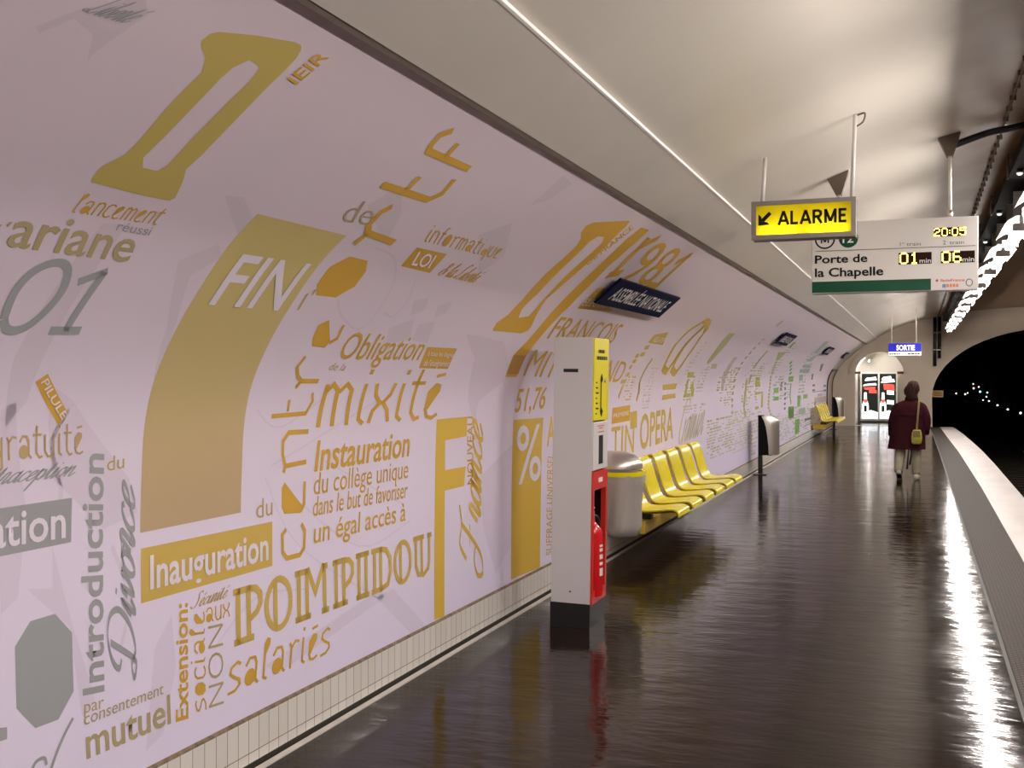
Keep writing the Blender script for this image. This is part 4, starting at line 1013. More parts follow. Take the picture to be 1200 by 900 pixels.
# extinguisher standing in the niche
t = thing('fire_extinguisher', 'red fire extinguisher standing in the black niche of the terminal', 'fire extinguisher', (-2.03, 7.09, .19))
prof = [(0.0, 0), (.066, .004), (.070, .02), (.070, .40), (.062, .44), (.035, .475), (.022, .49), (0.02, .505)]
b = loft(BM(), [[(r * math.cos(2 * math.pi * k / 20) if r else 0.0005 * math.cos(2 * math.pi * k / 20), max(r, .0005) * math.sin(2 * math.pi * k / 20), z) for k in range(20)] for r, z in prof]); obj('cylinder', b, 'red_ext', t, True, angle=50)
b = BM(); tube(b, [(0, 0, .50), (0, 0, .545)], .018, 10); box(b, -.012, .012, -.05, .02, .545, .562); obj('valve', b, 'steel', t, True, angle=40)
obj('lever', bx(-.010, .010, -.06, .03, .575, .586), 'white', t)
obj('hose', tube(BM(), smooth_line([(.0, .018, .53), (.02, .06, .51), (.03, .078, .42), (.03, .076, .25), (.03, .074, .16)], 5), .010, 8), 'black', t, True)
b = BM()
for k, (zz, h) in enumerate([(.14, .05), (.21, .02), (.25, .03), (.30, .02), (.33, .015)]):
    for j in range(-2, 2):
        a0, a1 = j * .16 - .2, j * .16 - .06
        vs = [b.verts.new((.0712 * math.cos(a), .0712 * math.sin(a), z)) for a, z in ((a0, zz), (a1, zz), (a1, zz + h), (a0, zz + h))]; b.faces.new(vs)
obj('label_print', b, 'white', t)

# ------------------------------------------------------------------ litter bins
# near bin: post, steel lid, yellow ring and hanging clear sack
t = thing('sack_bin', 'sack bin with steel lid and yellow ring, just behind the grey terminal', 'bin', (-2.45, 8.72, 0))
obj('post', bx(-.10, -.045, -.03, .03, 0, 1.02, .004), 'black', t); obj('back_plate', bx(-.06, -.04, -.16, .16, .16, 1.0, .004), 'black', t)
obj('foot_plate', bx(-.16, .02, -.10, .10, 0, .012), 'black', t)
cx, rr = .19, .195
def ring(r, r2, z0, z1, n=28):
    b = BM(); P = [[(cx + q * math.cos(2 * math.pi * k / n), q * math.sin(2 * math.pi * k / n), z) for k in range(n)] for q, z in ((r, z0), (r, z1), (r2, z1), (r2, z0))]
    R = [[b.verts.new(p) for p in l] for l in P]
    for i in range(4):
        a, c = R[i], R[(i + 1) % 4]
        for k in range(n): b.faces.new((a[k], a[(k + 1) % n], c[(k + 1) % n], c[k]))
    return b
obj('ring', ring(rr + .012, rr - .016, .845, .882), 'yellow', t, True, angle=40)['label'] = 'yellow sack ring'
b = BM(); rings = []
for z, r, w in [(.905, .185, 0), (.93, .185, 0), (.97, .172, 0), (1.01, .138, 0), (1.035, .08, 0), (1.04, .01, 0)]: rings.append(ellipse_ring(cx - .0 - (.2 - r) * .35, 0, z, r, r, 28))
obj('lid', loft(b, rings), 'steel', t, True, angle=60)
obj('lid_bracket', bx(-.05, .03, -.05, .05, .86, .92, .004), 'black', t)
b = BM(); rings = []
for i, (z, r, w) in enumerate([(.875, .200, .002), (.85, .207, .006), (.825, .200, .010), (.80, .203, .008), (.76, .188, .016), (.66, .176, .022), (.54, .172, .026), (.44, .170, .026), (.37, .150, .020), (.345, .05, .004)]): rings.append(ellipse_ring(cx, 0, z, r, r * .97, 40, w, i * .35))
obj('sack', loft(b, rings), 'bag', t, True)

def shell_bin(y, label):
    t = thing('litter_bin', label, 'bin', (-2.46, y, 0), group='steel shell bins')
    obj('post', bx(-.045, .025, -.035, .035, 0, .99, .004), 'black', t)
    obj('foot_plate', bx(-.12, .10, -.11, .11, 0, .012), 'black', t)
    W_ = .21
    curve = [(.035, .975), (.075, .90), (.105, .80), (.13, .65), (.148, .48), (.152, .345)]
    # black side cheeks, narrow at the top and wide at the bottom
    side = [(.0, .985), (.035, .975)] + curve[1:] + [(.0, .345)]
    for s in (-1, 1):
        obj('side_panel', extrude_y(BM(), [(x, z) for x, z in side], s * W_ - .006, s * W_ + .006), 'black_plastic', t)
    obj('back_panel', bx(-.006, .012, -W_, W_, .345, .985), 'black_plastic', t)
    # bulging steel front
    b = BM(); rings = []
    for x, z in curve:
        d = .145 if z < .9 else .16 + (.975 - z) * .2
        xr = .30 - max(0, (z - .90)) * .9 if z > .9 else .30
        row = []
        for k in range(13):
            a = -math.pi / 2 + math.pi * k / 12
            row.append((x + (xr - x) * max(0, math.cos(a)) ** .7, W_ * math.sin(a) * 1.0, z))
        rings.append(row)
    back = [[(p[0], p[1], p[2]) for p in r] for r in rings]
    loft(b, back, closed=False, caps=False)
    vs = [b.verts.new(p) for p in rings[0]]; b.faces.new(vs)
    bmesh.ops.remove_doubles(b, verts=b.verts, dist=1e-5)
    obj('front_shell', b, 'steel', t, True, angle=50)
    obj('bottom', bx(.0, .2, -W_ + .01, W_ - .01, .335, .35), 'black_plastic', t)
    return t
bin1 = shell_bin(18.79, 'black litter bin with bulging steel front, standing alone between the two yellow benches')
dup(bin1, (-2.42, 35.3, 0), 'black litter bin with bulging steel front, at the far end beyond the farther yellow bench', 'steel shell bins')

# ------------------------------------------------------------------ benches of yellow shell seats
def seat_bm(y, w=.47):
    mid = smooth_line([(-1.985, .405), (-1.995, .438), (-2.04, .452), (-2.18, .436), (-2.30, .432), (-2.37, .462), (-2.415, .55), (-2.455, .68), (-2.495, .80), (-2.525, .838), (-2.55, .825)], 4)
    v, _ = stroke2(mid, .034); top = v[0::2]; bot = v[1::2]
    poly = top + bot[::-1]
    b = BM(); n = len(mid); cross = []
    for k in range(9):
        u = -1 + 2 * k / 8; a = abs(u) ** 4
        row = []
        for i, (x, z) in enumerate(mid):
            lift = .018 * a
            row.append((x, z, lift))
        cross.append((y + w / 2 * u, row))
    # solid with slightly raised, rounded side rims
    rings = []
    for k, (yy, row) in enumerate(cross):
        edge = .35 if k in (0, 8) else 1
        rg = []
        for i in range(n):
            c = Vector(mid[i]); tv = Vector(top[i]) - c
            q = c - tv * edge + Vector((0, 0)) ; rg.append((q.x + row[i][2] * (-tv.x / max(tv.length, 1e-6)) , yy, q.y + row[i][2] * (-tv.y / max(tv.length, 1e-6))))
        for i in range(n - 1, -1, -1):
            c = Vector(mid[i]); tv = Vector(top[i]) - c
            q = c + tv * edge; rg.append((q.x + row[i][2] * (-tv.x / max(tv.length, 1e-6)), yy, q.y + row[i][2] * (-tv.y / max(tv.length, 1e-6))))
        rings.append(rg)
    return loft(b, rings)
def bench(y0, n, label, pitch=.652):
    t = thing('bench', label, 'bench', (0, y0, 0), group='yellow benches along the mural')
    L_ = pitch * (n - 1)
    obj('support_beam', bx(-2.60, -2.27, -.24, L_ + .24, .245, .355, .008), 'yellow_beam', t)
    for k in range(n):
        s = obj('seat', seat_bm(k * pitch), 'yellow', t, True, angle=50)
        obj('seat_bracket', bx(-2.42, -2.26, k * pitch - .05, k * pitch + .05, .352, .425, .004), 'black', t)
    if y0 > 20: obj('leg', bx(-2.26, -2.20, L_ - .33, L_ - .27, 0, .42), 'black', t)
    return t
bench(9.86, 6, 'bench of six yellow moulded seats on the mural wall, just beyond the grey terminal')
bench(30.3, 5, 'far bench of yellow moulded seats by the mural, near the end wall')

# advert frame on the wall near the far end
t = thing('wall_poster', 'tall narrow framed brownish poster on the left wall at the far end', 'poster', (-2.645, 36.55, 0))
def frame_on_wall(y0, y1, z0, z1):
    s0, s1 = arc_at_z(z0), arc_at_z(z1); sh = lambda a, b, c, d: on_wall(rect2(a, b, c, d), 0)
    b = BM()
    for a, c, d, e in ((y0, s0, y0 + .07, s1), (y1 - .07, s0, y1, s1), (y0, s0, y1, s0 + .07), (y0, s1 - .07, y1, s1)):
        for off in (.004, .03): on_wall(rect2(a, c, d, e), off, b)
        pts = [(a, c), (d, c), (d, e), (a, e)]
        for i in range(4):
            p, q = pts[i], pts[(i + 1) % 4]; n = 12
            for k in range(n):
                u = (p[0] + (q[0] - p[0]) * k / n, p[1] + (q[1] - p[1]) * k / n); w = (p[0] + (q[0] - p[0]) * (k + 1) / n, p[1] + (q[1] - p[1]) * (k + 1) / n)
                b.faces.new([b.verts.new(wall_pt(*u, .004)), b.verts.new(wall_pt(*w, .004)), b.verts.new(wall_pt(*w, .03)), b.verts.new(wall_pt(*u, .03))])
    for v in b.verts: v.co -= Vector((-2.645, 36.55, 0))
    obj('frame', b, 'black', t)
    b = on_wall(rect2(y0 + .07, s0 + .07, y1 - .07, s1 - .07), .012)
    for v in b.verts: v.co -= Vector((-2.645, 36.55, 0))
    obj('poster_sheet', b, mat('poster_sheet_brown', (.42, .30, .26), .3, vary=.35, scale=3), t)
frame_on_wall(35.4, 37.6, .35, 1.85)

# ------------------------------------------------------------------ hanging signs
# lit ALARME box
t = thing('alarm_sign', 'lit yellow alarm box sign with black arrow, hung on two white rods from the vault', 'sign', (-.686, 7.3, 2.53))
w, h, d = .318, .22, .07
b = BM()
box(b, -w, w, -d, d, -.008, .012); box(b, -w, w, -d, d, h - .004, h + .014); box(b, -w, -w + .02, -d, d, .012, h - .004); box(b, w - .02, w, -d, d, .012, h - .004)
for y0, y1 in ((-d - .004, -d + .006), (d - .006, d + .004)):
    box(b, -w - .004, w + .004, y0, y1, -.01, .020); box(b, -w - .004, w + .004, y0, y1, h - .012, h + .016); box(b, -w - .004, -w + .026, y0, y1, .02, h - .012); box(b, w - .026, w + .004, y0, y1, .02, h - .012)
obj('frame', b, 'frame_grey', t)
face = obj('front_panel', bx(-w + .022, w - .022, -d + .008, -d + .012, .014, h - .006), 'alarm_face', t)
obj('back_panel', bx(-w + .022, w - .022, d - .012, d - .008, .014, h - .006), 'alarm_face', t)
b = BM(); CAP = {'A': (.86, [[(.04, 0), (.40, 1)], [(.40, 1), (.76, 0)], [(.18, .30), (.62, .30)]]), 'L': (.66, [[(.08, 1), (.08, 0)], [(.0, .09), (.56, .09)]]),
       'R': (.80, [[(.08, 0), (.08, 1)], [(.08, .92), (.42, .92), (.58, .83), (.60, .66), (.5, .52), (.08, .48)], [(.34, .5), (.66, 0)]]),
       'M': (.98, [[(.08, 0), (.08, 1)], [(.08, .98), (.44, .12)], [(.44, .12), (.80, .98)], [(.80, 1), (.80, 0)]]), 'E': (.62, [[(.08, 0), (.08, 1)], [(.0, .92), (.56, .92)], [(.08, .51), (.5, .51)], [(.0, .08), (.56, .08)]])}
x = -w + .165
for ch in 'ALARME':
    for l in CAP[ch][1]: place(b, stroke2([(q[0] * .082, q[1] * .088) for q in l], .0165), (x, -d + .0065, .080), (1, 0, 0), (0, 0, 1))
    x += CAP[ch][0] * .082 + .006
obj('lettering', b, 'blackink', face)
b = BM()
a = .0707 * .9
ar = merge2([stroke2([(.068, .072), (.022, .026)], .022), poly2([(0, 0), (.062, .004), (.050, .018), (.022, .024), (.016, .052), (.0, .066)])])
place(b, ar, (-w + .04, -d + .0065, .082), (1.1, 0, 0), (0, 0, 1.1)); obj('arrow', b, 'blackink', face)
for s in (-1, 1): obj('tube', tube(BM(), [(s * .15 - .11, -.022, .042), (s * .15 + .11, -.022, .042)], .011, 8), 'sign_tube', t, True)
for x in (-.262, .294):
    rx = x + (.0 if x < 0 else .0)
    zt = vault_z(-.686 + x) - 2.53
    obj('rod', tube(BM(), [(x, 0, h + .014), (x + .02, 0, zt + .01)], .013, 10), 'rodwhite', t, True)
obj('cable', tube(BM(), smooth_line([(.294 + .02, .0, vault_z(-.37) - 2.53 - .01), (.34, .0, vault_z(-.34) - 2.53 - .012), (.372, 0, vault_z(-.31) - 2.53 - .018), (.36, 0, vault_z(-.31) - 2.53 - .07), (.312, 0, vault_z(-.31) - 2.53 - .10)], 5), .006, 6), 'brown_metal', t, True)

# train indicator
t = thing('train_indicator', 'white hanging train indicator with amber minutes and green band, behind the alarm sign', 'sign', (-.18, 9.0, 2.287))
w, h, d = .60, .55, .075
def front(b, sh, x, z, y=None): return place(b, sh, (x, -d - .0025 if y is None else y, z), (1, 0, 0), (0, 0, 1))
obj('case', bx(-w, w, -d, d, 0, h, .008), 'sign_white', t)
b = BM(); front(b, rect2(-w + .004, .006, .27, .092), 0, 0); bb = obj('green_band', b, 'dark_green', t)
b = BM(); front(b, rect2(-w + .03, .326, w - .02, .331), 0, 0); obj('divider', b, 'grey_ink', t)
b = BM(); v = lambda s, x, z, hh, bo=.0, ww=None: sign_text(s, (x, -d - .003, z), (1, 0, 0), (0, 0, 1), hh, ww, bo, b)
v('Porte de', -.575, .235, .060, .022, .39); v('la Chapelle', -.575, .130, .064, .022, .505); obj('destination', b, 'blackink', t)
b = BM(); v = lambda s, x, z, hh, bo=.0, ww=None: sign_text(s, (x, -d - .003, z), (1, 0, 0), (0, 0, 1), hh, ww, bo, b)
v('1', .05, .345, .030); v('er', .067, .361, .014); v('train', .098, .345, .026, 0, .10); v('2', .355, .345, .030); v('e', .380, .361, .012); v('train', .40, .345, .026, 0, .10); obj('train_heading', b, 'grey_ink', t)
DIG = {'0': '01110 10001 10001 10001 10001 10001 01110', '1': '00100 01100 00100 00100 00100 00100 01110', '2': '01110 10001 00001 00110 01000 10000 11111', '6': '01110 10000 10000 11110 10001 10001 01110', '5': '11111 10000 11110 00001 00001 10001 01110', ':': '0 0 1 0 1 0 0'}
def led(s, x, z, hh, name, gap=1.0):
    b = BM(); p = hh / 7; cx_ = x
    for ch in s:
        rows = DIG[ch].split()
        for r, row in enumerate(rows):
            for c, q in enumerate(row):
                if q == '1': front(b, ell(0, 0, 1, 1, 6) and poly2(ell(cx_ + c * p, z + (6 - r) * p + p / 2, p * .5, p * .5, 8)), 0, 0, -d - .004)
        cx_ += (len(rows[0]) + gap) * p
    return b
for x, s in ((.04, '01'), (.34, '06')):
    b = BM(); front(b, rect2(x, .205, x + .235, .293), 0, 0); wdw = obj('led_window', b, 'led_off', t)
    obj('led_digits', led(s, x + .012, .206, .088, ''), 'led', wdw)
    b = BM(); sign_text('min', (x + .15, -d - .004, .212), (1, 0, 0), (0, 0, 1), .034, .08, .006, b); obj('minutes_text', b, 'white', wdw)
b = BM(); front(b, rect2(.29, .405, .505, .472), 0, 0); wdw = obj('led_window', b, 'led_off', t)
obj('led_clock', led('20:05', .294, .407, .063, ''), 'led', wdw)
b = BM(); sign_text('îledeFrance', (.335, -d - .003, .066), (1, 0, 0), (0, 0, 1), .020, .17, .01, b); front(b, poly2(ell(.312, .076, .010, .010, 8)), 0, 0, -d - .003); obj('region_logo', b, 'red_ink', t)
b = BM(); front(b, rect2(.35, .022, .375, .048), 0, 0); obj('authority_logo', b, 'blue_ink', t)
b = BM()
for k in range(4): front(b, rect2(.379 + k * .022, .024, .396 + k * .022, .048), 0, 0)
obj('authority_logo', b, 'orange_ink', t)
b = BM(); r2 = [(.537 + .022 * math.cos(a * math.pi / 10), .055 + .026 * math.sin(a * math.pi / 10)) for a in range(21)]; front(b, stroke2(r2, .006), 0, 0); obj('operator_logo', b, 'grey_ink', t)
b = BM(); r2 = [(-.50 + .070 * math.cos(a * math.pi / 12), .42 + .07 * math.sin(a * math.pi / 12)) for a in range(25)]; front(b, stroke2(r2, .012), 0, 0)
[place(b, stroke2([(q[0] * .07, q[1] * .06) for q in l], .011), (-.531, -d - .003, .39), (1, 0, 0), (0, 0, 1)) for l in CAP['M'][1]]; obj('metro_symbol', b, 'blackink', t)
b = BM(); front(b, poly2(ell(-.325, .42, .072, .072, 26)), 0, 0); ls = obj('line_symbol', b, 'dark_green', t)
b = BM(); sign_text('12', (-.368, -d - .004, .387), (1, 0, 0), (0, 0, 1), .062, .08, .012, b); obj('line_number', b, 'white', ls)
for x in (-.40, .405):
    zt = vault_z(-.18 + x) - 2.287
    obj('rod', tube(BM(), [(x, 0, h), (x, 0, zt - .14)], .014, 10), 'rodwhite', t, True)
    obj('rod_joint', tube(BM(), [(x, 0, h), (x, 0, h + .06)], .022, 10), 'steel', t, True)
    b = BM(); sl = (vault_z(-.18 + x + .1) - vault_z(-.18 + x - .1)) / .2
    top = [(x - .085, zt - .085 * sl), (x + .075, zt + .075 * sl)]
    poly = [(x - .022, zt - .16), (x + .022, zt - .16), (x + .06, zt - .06 + .07 * sl), top[1], top[0]]
    extrude_y(b, poly, -.05, .05); obj('ceiling_bracket', b, 'brown_metal', t)
# black feeder cable from the bracket to the tray
pts = [(.24, 9.0, vault_z(.24) - .085), (.36, 9.0, vault_z(.36) - .07), (.5, 9.01, vault_z(.5) - .055), (.62, 9.02, vault_z(.62) - .06), (.74, 9.03, vault_z(.74) - .06), (.84, 9.04, 3.51), (.88, 9.05, 3.47)]
o = obj('feeder_cable', tube(BM(), smooth_line(pts, 6), .026, 10), 'black', None, True)
tag(o, 'thick black cable along the vault from the indicator bracket to the cable tray', 'cable')

# exit sign
t = thing('exit_sign', 'lit blue and white exit sign hanging before the end wall', 'sign', (-.33, 31.0, 2.165))
w, h, d = .415, .34, .06
obj('case', bx(-w, w, -d, d, 0, h, .006), 'frame_grey', t)
b = BM(); front(b, rect2(-w + .012, .115, w - .012, h - .012), 0, 0); bp = obj('blue_panel', b, 'blue_lit', t)
b = BM(); sign_text('SORTIE', (-.21, -d - .006, .150), (1, 0, 0), (0, 0, 1), .13, .46, .03, b); obj('lettering', b, 'white_lit', bp)
b = BM(); front(b, rect2(-w + .012, .012, w - .012, .108), 0, 0); wp = obj('white_panel', b, 'white_lit', t)
b = BM(); R = random.Random(4); x = -w + .03
while x < w - .06:
    l = R.uniform(.03, .09)
    if not -.12 < x < -.02: front(b, rect2(x, .035, x + l, .07), 0, 0, -d - .006)
    x += l + .015
obj('small_print', b, 'blackink', wp)
for x in (-.33, .28): obj('rod', tube(BM(), [(x, 0, h), (x, 0, vault_z(-.33 + x) - 2.165 + .005)], .012, 8), 'rodwhite', t, True)

# ------------------------------------------------------------------ backlit double poster in the recess
t = thing('poster_lightbox', 'white framed backlit double poster of bottles in the arched recess', 'poster', (-1.30, 41.1, .06))
w, h = .62, 1.70
b = BM()
for x0, x1, z0, z1 in ((-w, w, 0, .07), (-w, w, h - .05, h), (-w, -w + .05, .07, h - .05), (w - .05, w, .07, h - .05), (-.03, .03, .07, h - .05)): box(b, x0, x1, -.06, .06, z0, z1)
obj('frame', b, 'white', t)
for x0, seed in ((-w + .05, 1), (.03, 2)):
    pw = w - .08; R = random.Random(seed)
    q = lambda b, sh, y: place(b, sh, (x0, y, .07), (1, 0, 0), (0, 0, 1))
    ph = h - .12
    b = q(BM(), rect2(0, 0, pw, ph), -.030); sheet = obj('poster_panel', b, 'poster_dark', t)
    b = BM()
    q(b, poly2([(0, 0), (pw, 0), (pw, .22), (pw * .55, .30), (pw * .30, .22), (0, .34)]), -.033)
    for k, (z0, z1, xa, xb) in enumerate([(1.33, 1.47, .10, .50), (1.15, 1.25, .04, .50)] if seed == 1 else [(1.38, 1.50, .06, .40), (1.26, 1.40, .04, .50)]):
        q(b, poly2([(xa, z0), (xb, z0 + .03), (xb - .03, z1), (xa + .05, z1 - .04)]), -.033)
    if seed == 2:
        for z0 in (.86, .52): q(b, poly2([(.24, z0), (.47, z0 - .02), (.47, z0 + .12), (.24, z0 + .14)]), -.033)
    obj('white_print', b, 'poster_lit', sheet)
    b = BM()
    for pts in ([[(.10, 1.02), (.45, 1.0), (.45, 1.12), (.06, 1.10)], [(.24, .90), (.50, .89), (.50, 1.0), (.24, 1.02)]] if seed == 1 else [[(.14, 1.02), (.50, .98), (.48, 1.2), (.12, 1.24)]]): q(b, poly2(pts), -.033)
    obj('red_print', b, 'poster_red', sheet)
    bx0 = .12 if seed == 1 else .11
    bott = [(bx0 - .11, .14), (bx0 + .11, .14), (bx0 + .11, .45), (bx0 + .09, .55), (bx0 + .05, .66), (bx0 + .04, .92), (bx0 - .04, .92), (bx0 - .05, .66), (bx0 - .09, .55), (bx0 - .11, .45)]
    b = q(BM(), poly2(bott), -.036); bo = obj('bottle_picture', b, 'poster_lit', sheet)
    b = BM(); q(b, rect2(bx0 - .05, .24, bx0 + .05, .46), -.038); obj('bottle_label', b, 'poster_dark', sheet)
    b = BM(); q(b, rect2(bx0 - .06, .56, bx0 + .06, .68), -.038); obj('bottle_label', b, 'poster_red', sheet)
# lamp in the recess
t = thing('recess_lamp', 'bright tube lamp at the upper left inside the arched recess', 'lamp', (-1.62, 40.45, 2.16))
obj('lamp_body', bx(-.05, .05, -.36, .36, .03, .09, .006), 'white', t)
obj('tube', tube(BM(), [(0, -.33, 0), (0, .33, 0)], .022, 8), mat('recess_tube', (.8, .8, .8), .5, emit=(1, .95, .88), estr=170), t, True)
for s in (-1, 1): obj('tube_holder', bx(-.03, .03, s * .345 - .012, s * .345 + .012, -.03, .04), 'white', t)
# steel lintel ends at the springing of the arch
for x0, x1, lab in ((RX0 - .01, RX0 + .17, 'short rusty steel bar at the left springing of the recess arch'), (RX1 - .20, RX1 + .0, 'short rusty steel bar at the right springing of the recess arch')):
    o = obj('steel_bar', bx(x0, x1, YE - .01 if False else YE + .1, YE + .2, 1.70, 1.78), mat('rust', (.16, .055, .03), .7), None); tag(o, lab, 'bar', 'rusty bars of the recess arch')

# ------------------------------------------------------------------ tunnel lamps and notice
t = thing('tunnel_notice', 'small yellow notice plate just inside the left of the tunnel mouth', 'sign', (.60, YE + .75, 1.05))
obj('plate', bx(-.17, .17, -.008, .008, -.11, .11, .003), 'yellow_plate', t)
b = BM()
for k in range(3): place(b, rect2(-.12, 0, .12, .022), (0, -.0095, -.06 + k * .05), (1, 0, 0), (0, 0, 1))
obj('small_print', b, 'brown_metal', t); obj('bracket', bx(-.20, -.14, -.01, .05, -.02, .02), 'black', t)
def at_px(X, u, v):
    f, c, s = 1300, math.cos(YAW), math.sin(YAW); dd = f * X / (c * (u - 1076)); return X, (dd + X * s) / c, 1.65 - (v - 440) * dd / f
spots = [(7.1, 1196, 484, 'w', .13), (7.1, 1181, 480, 'w', .14), (7.1, 1169, 475, 'w', .14), (7.1, 1159, 470, 'w', .13), (7.1, 1152, 469, 'w', .14), (7.1, 1156, 465, 'w', .12), (7.3, 1157, 460, 'c', .14), (7.3, 1148.5, 459, 'c', .19), (7.3, 1147, 453.5, 'w', .13), (7.3, 1141, 455, 'w', .20), (7.3, 1140.5, 450, 'w', .13), (5.0, 1134, 460.5, 'w', .10), (5.0, 1131, 462, 'w', .14), (5.0, 1120.5, 461, 'w', .15)]
names = ['first white lamp in the dark tunnel counting from its right edge', 'second white lamp in the dark tunnel counting from its right edge', 'third white lamp in the dark tunnel counting from its right edge', 'white lamp in the dark tunnel, lowest of the three below the green pair', 'white lamp in the dark tunnel, left of the three below the green pair', 'white lamp in the dark tunnel, topmost of the three below the green pair',
         'small green signal lamp in the tunnel, right of the green pair', 'green signal lamp in the tunnel, left and larger of the green pair', 'small white lamp in the tunnel just above the left green signal', 'bright white lamp in the middle of the tunnel, largest of the upper lamps', 'dim white lamp in the tunnel, topmost of all the lamps', 'small white lamp in the tunnel, right of the low left-hand pair', 'white lamp in the tunnel, left of the low left-hand pair', 'faint white lamp in the tunnel, leftmost of all']
for (X, u, v, c, r), nm in zip(spots, names):
    x, y, z = at_px(X, u, v); rr_ = r * (.55)
    t = thing('tunnel_lamp', nm, 'lamp', (x, y, z), group='lamps in the tunnel')
    b = BM(); bmesh.ops.create_uvsphere(b, u_segments=12, v_segments=8, radius=rr_); obj('bulb', b, 'lamp_cyan' if c == 'c' else 'lamp_white', t, True)
    if X < 6: obj('post', bx(-.03, .03, -.03, .03, -1.25 - z, -rr_ * .7), 'black', t)
    else: obj('bracket', bx(rr_ * .7, 7.58 - x if z > -.3 else 7.56 - x, -.03, .03, -.03, .03), 'black', t)

# ------------------------------------------------------------------ woman walking away
def skin_body(name, joints, edges, m, parent, lv=2, smooth_shade=True):
    me = bpy.data.meshes.new(name); keys = list(joints)
    me.from_pydata([joints[k][0] for k in keys], [(keys.index(a), keys.index(b)) for a, b in edges], [])
    me.update(); o = bpy.data.objects.new(name, me); COL.objects.link(o); o.parent = parent
    md = o.modifiers.new('skin', 'SKIN'); md.use_smooth_shade = True
    for i, k in enumerate(keys):
        r = joints[k][1]; me.skin_vertices[0].data[i].radius = r if isinstance(r, tuple) else (r, r)
        me.skin_vertices[0].data[i].use_root = (k == 'pelvis')
    sd = o.modifiers.new('sub', 'SUBSURF'); sd.levels = lv; sd.render_levels = lv
    me.materials.append(M[m]); return o
pr = thing('person', 'person in a long maroon coat and pale trousers walking away along the platform', 'person', (-.165, 18.66, 0))
J = {'pelvis': ((.02, 0, .80), (.125, .10)), 'waist': ((.03, 0, .95), (.115, .09)), 'chest': ((.045, .01, 1.08), (.12, .085)), 'neckbase': ((.06, .02, 1.24), (.055, .05)), 'neck': ((.07, .03, 1.32), .048),
     'skull': ((.078, .035, 1.40), (.066, .075)), 'crown': ((.082, .03, 1.49), (.070, .080)),
     'hipL': ((-.07, 0, .76), .085), 'kneeL': ((-.10, .02, .44), .052), 'calfL': ((-.115, -.04, .30), .048), 'ankleL': ((-.125, -.13, .125), .034), 'ballL': ((-.115, -.03, .035), .030), 'toeL': ((-.112, .035, .026), .022),
     'hipR': ((.11, 0, .76), .085), 'kneeR': ((.125, .05, .44), .052), 'calfR': ((.13, .05, .30), .048), 'ankleR': ((.135, .05, .085), .036), 'ballR': ((.15, .17, .032), .030), 'toeR': ((.155, .23, .026), .022),
     'shL': ((-.10, .01, 1.13), .045), 'elL': ((-.212, .018, .94), .034), 'wrL': ((-.225, .09, .72), .027), 'paL': ((-.222, .11, .665), (.020, .034)),
     'shR': ((.20, .01, 1.13), .045), 'elR': ((.28, -.006, .94), .034), 'wrR': ((.27, .07, .74), .027), 'paR': ((.262, .09, .685), (.020, .034))}
E_ = [('pelvis', 'waist'), ('waist', 'chest'), ('chest', 'neckbase'), ('neckbase', 'neck'), ('neck', 'skull'), ('skull', 'crown'), ('pelvis', 'hipL'), ('hipL', 'kneeL'), ('kneeL', 'calfL'), ('calfL', 'ankleL'), ('ankleL', 'ballL'), ('ballL', 'toeL'),
      ('pelvis', 'hipR'), ('hipR', 'kneeR'), ('kneeR', 'calfR'), ('calfR', 'ankleR'), ('ankleR', 'ballR'), ('ballR', 'toeR'), ('chest', 'shL'), ('shL', 'elL'), ('elL', 'wrL'), ('wrL', 'paL'), ('chest', 'shR'), ('shR', 'elR'), ('elR', 'wrR'), ('wrR', 'paR')]
for sd_, sx in (('L', -1), ('R', 1)):
    px, py, pz = J['pa' + sd_][0]
    for k, (dy, ln) in enumerate([(.030, .072), (.011, .080), (-.009, .074), (-.028, .058)]):
        a, b_, c_ = 'f%s%da' % (sd_, k), 'f%s%db' % (sd_, k), 'f%s%dc' % (sd_, k)
        J[a] = ((px, py + dy, pz - .035), .0105); J[b_] = ((px - sx * .008, py + dy * 1.1 + .004, pz - .035 - ln * .5), .009); J[c_] = ((px - sx * .024, py + dy * 1.1 + .006, pz - .035 - ln * .92), .0075)
        E_ += [('pa' + sd_, a), (a, b_), (b_, c_)]
    a, b_ = 't%sa' % sd_, 't%sb' % sd_
    J[a] = ((px - sx * .012, py + .046, pz + .002), .0115); J[b_] = ((px - sx * .02, py + .062, pz - .040), .009); E_ += [('wr' + sd_, a), (a, b_)]
body = skin_body('body', J, E_, 'skin', pr)
# nose, brow and ears on the far side of the head, on the face she turns away from us
fx, fy, fz = .08, .035, 1.43
b = BM(); loft(b, [[(fx - .012, fy + .085, fz - .03), (fx + .012, fy + .085, fz - .03), (fx + .009, fy + .115, fz - .026), (fx - .009, fy + .115, fz - .026)], [(fx - .007, fy + .085, fz + .025), (fx + .007, fy + .085, fz + .025), (fx + .005, fy + .092, fz + .022), (fx - .005, fy + .092, fz + .022)]]); obj('nose', b, 'skin', pr, True)
for s in (-1, 1):
    b = BM(); bmesh.ops.create_uvsphere(b, u_segments=8, v_segments=6, radius=.011, matrix=Matrix.Translation((fx + s * .03, fy + .080, fz + .022))); obj('eye', b, 'black', pr, True)
    b = BM(); bmesh.ops.create_uvsphere(b, u_segments=10, v_segments=8, radius=.03, matrix=Matrix.Translation((fx + s * .078, fy + .005, fz)) @ Matrix.Diagonal((.3, .6, 1, 1))); obj('ear', b, 'skin', pr, True)
b = BM(); box(b, fx - .024, fx + .024, fy + .076, fy + .090, fz - .062, fz - .052, .003); obj('mouth', b, mat('lips', (.35, .1, .09), .5), pr)
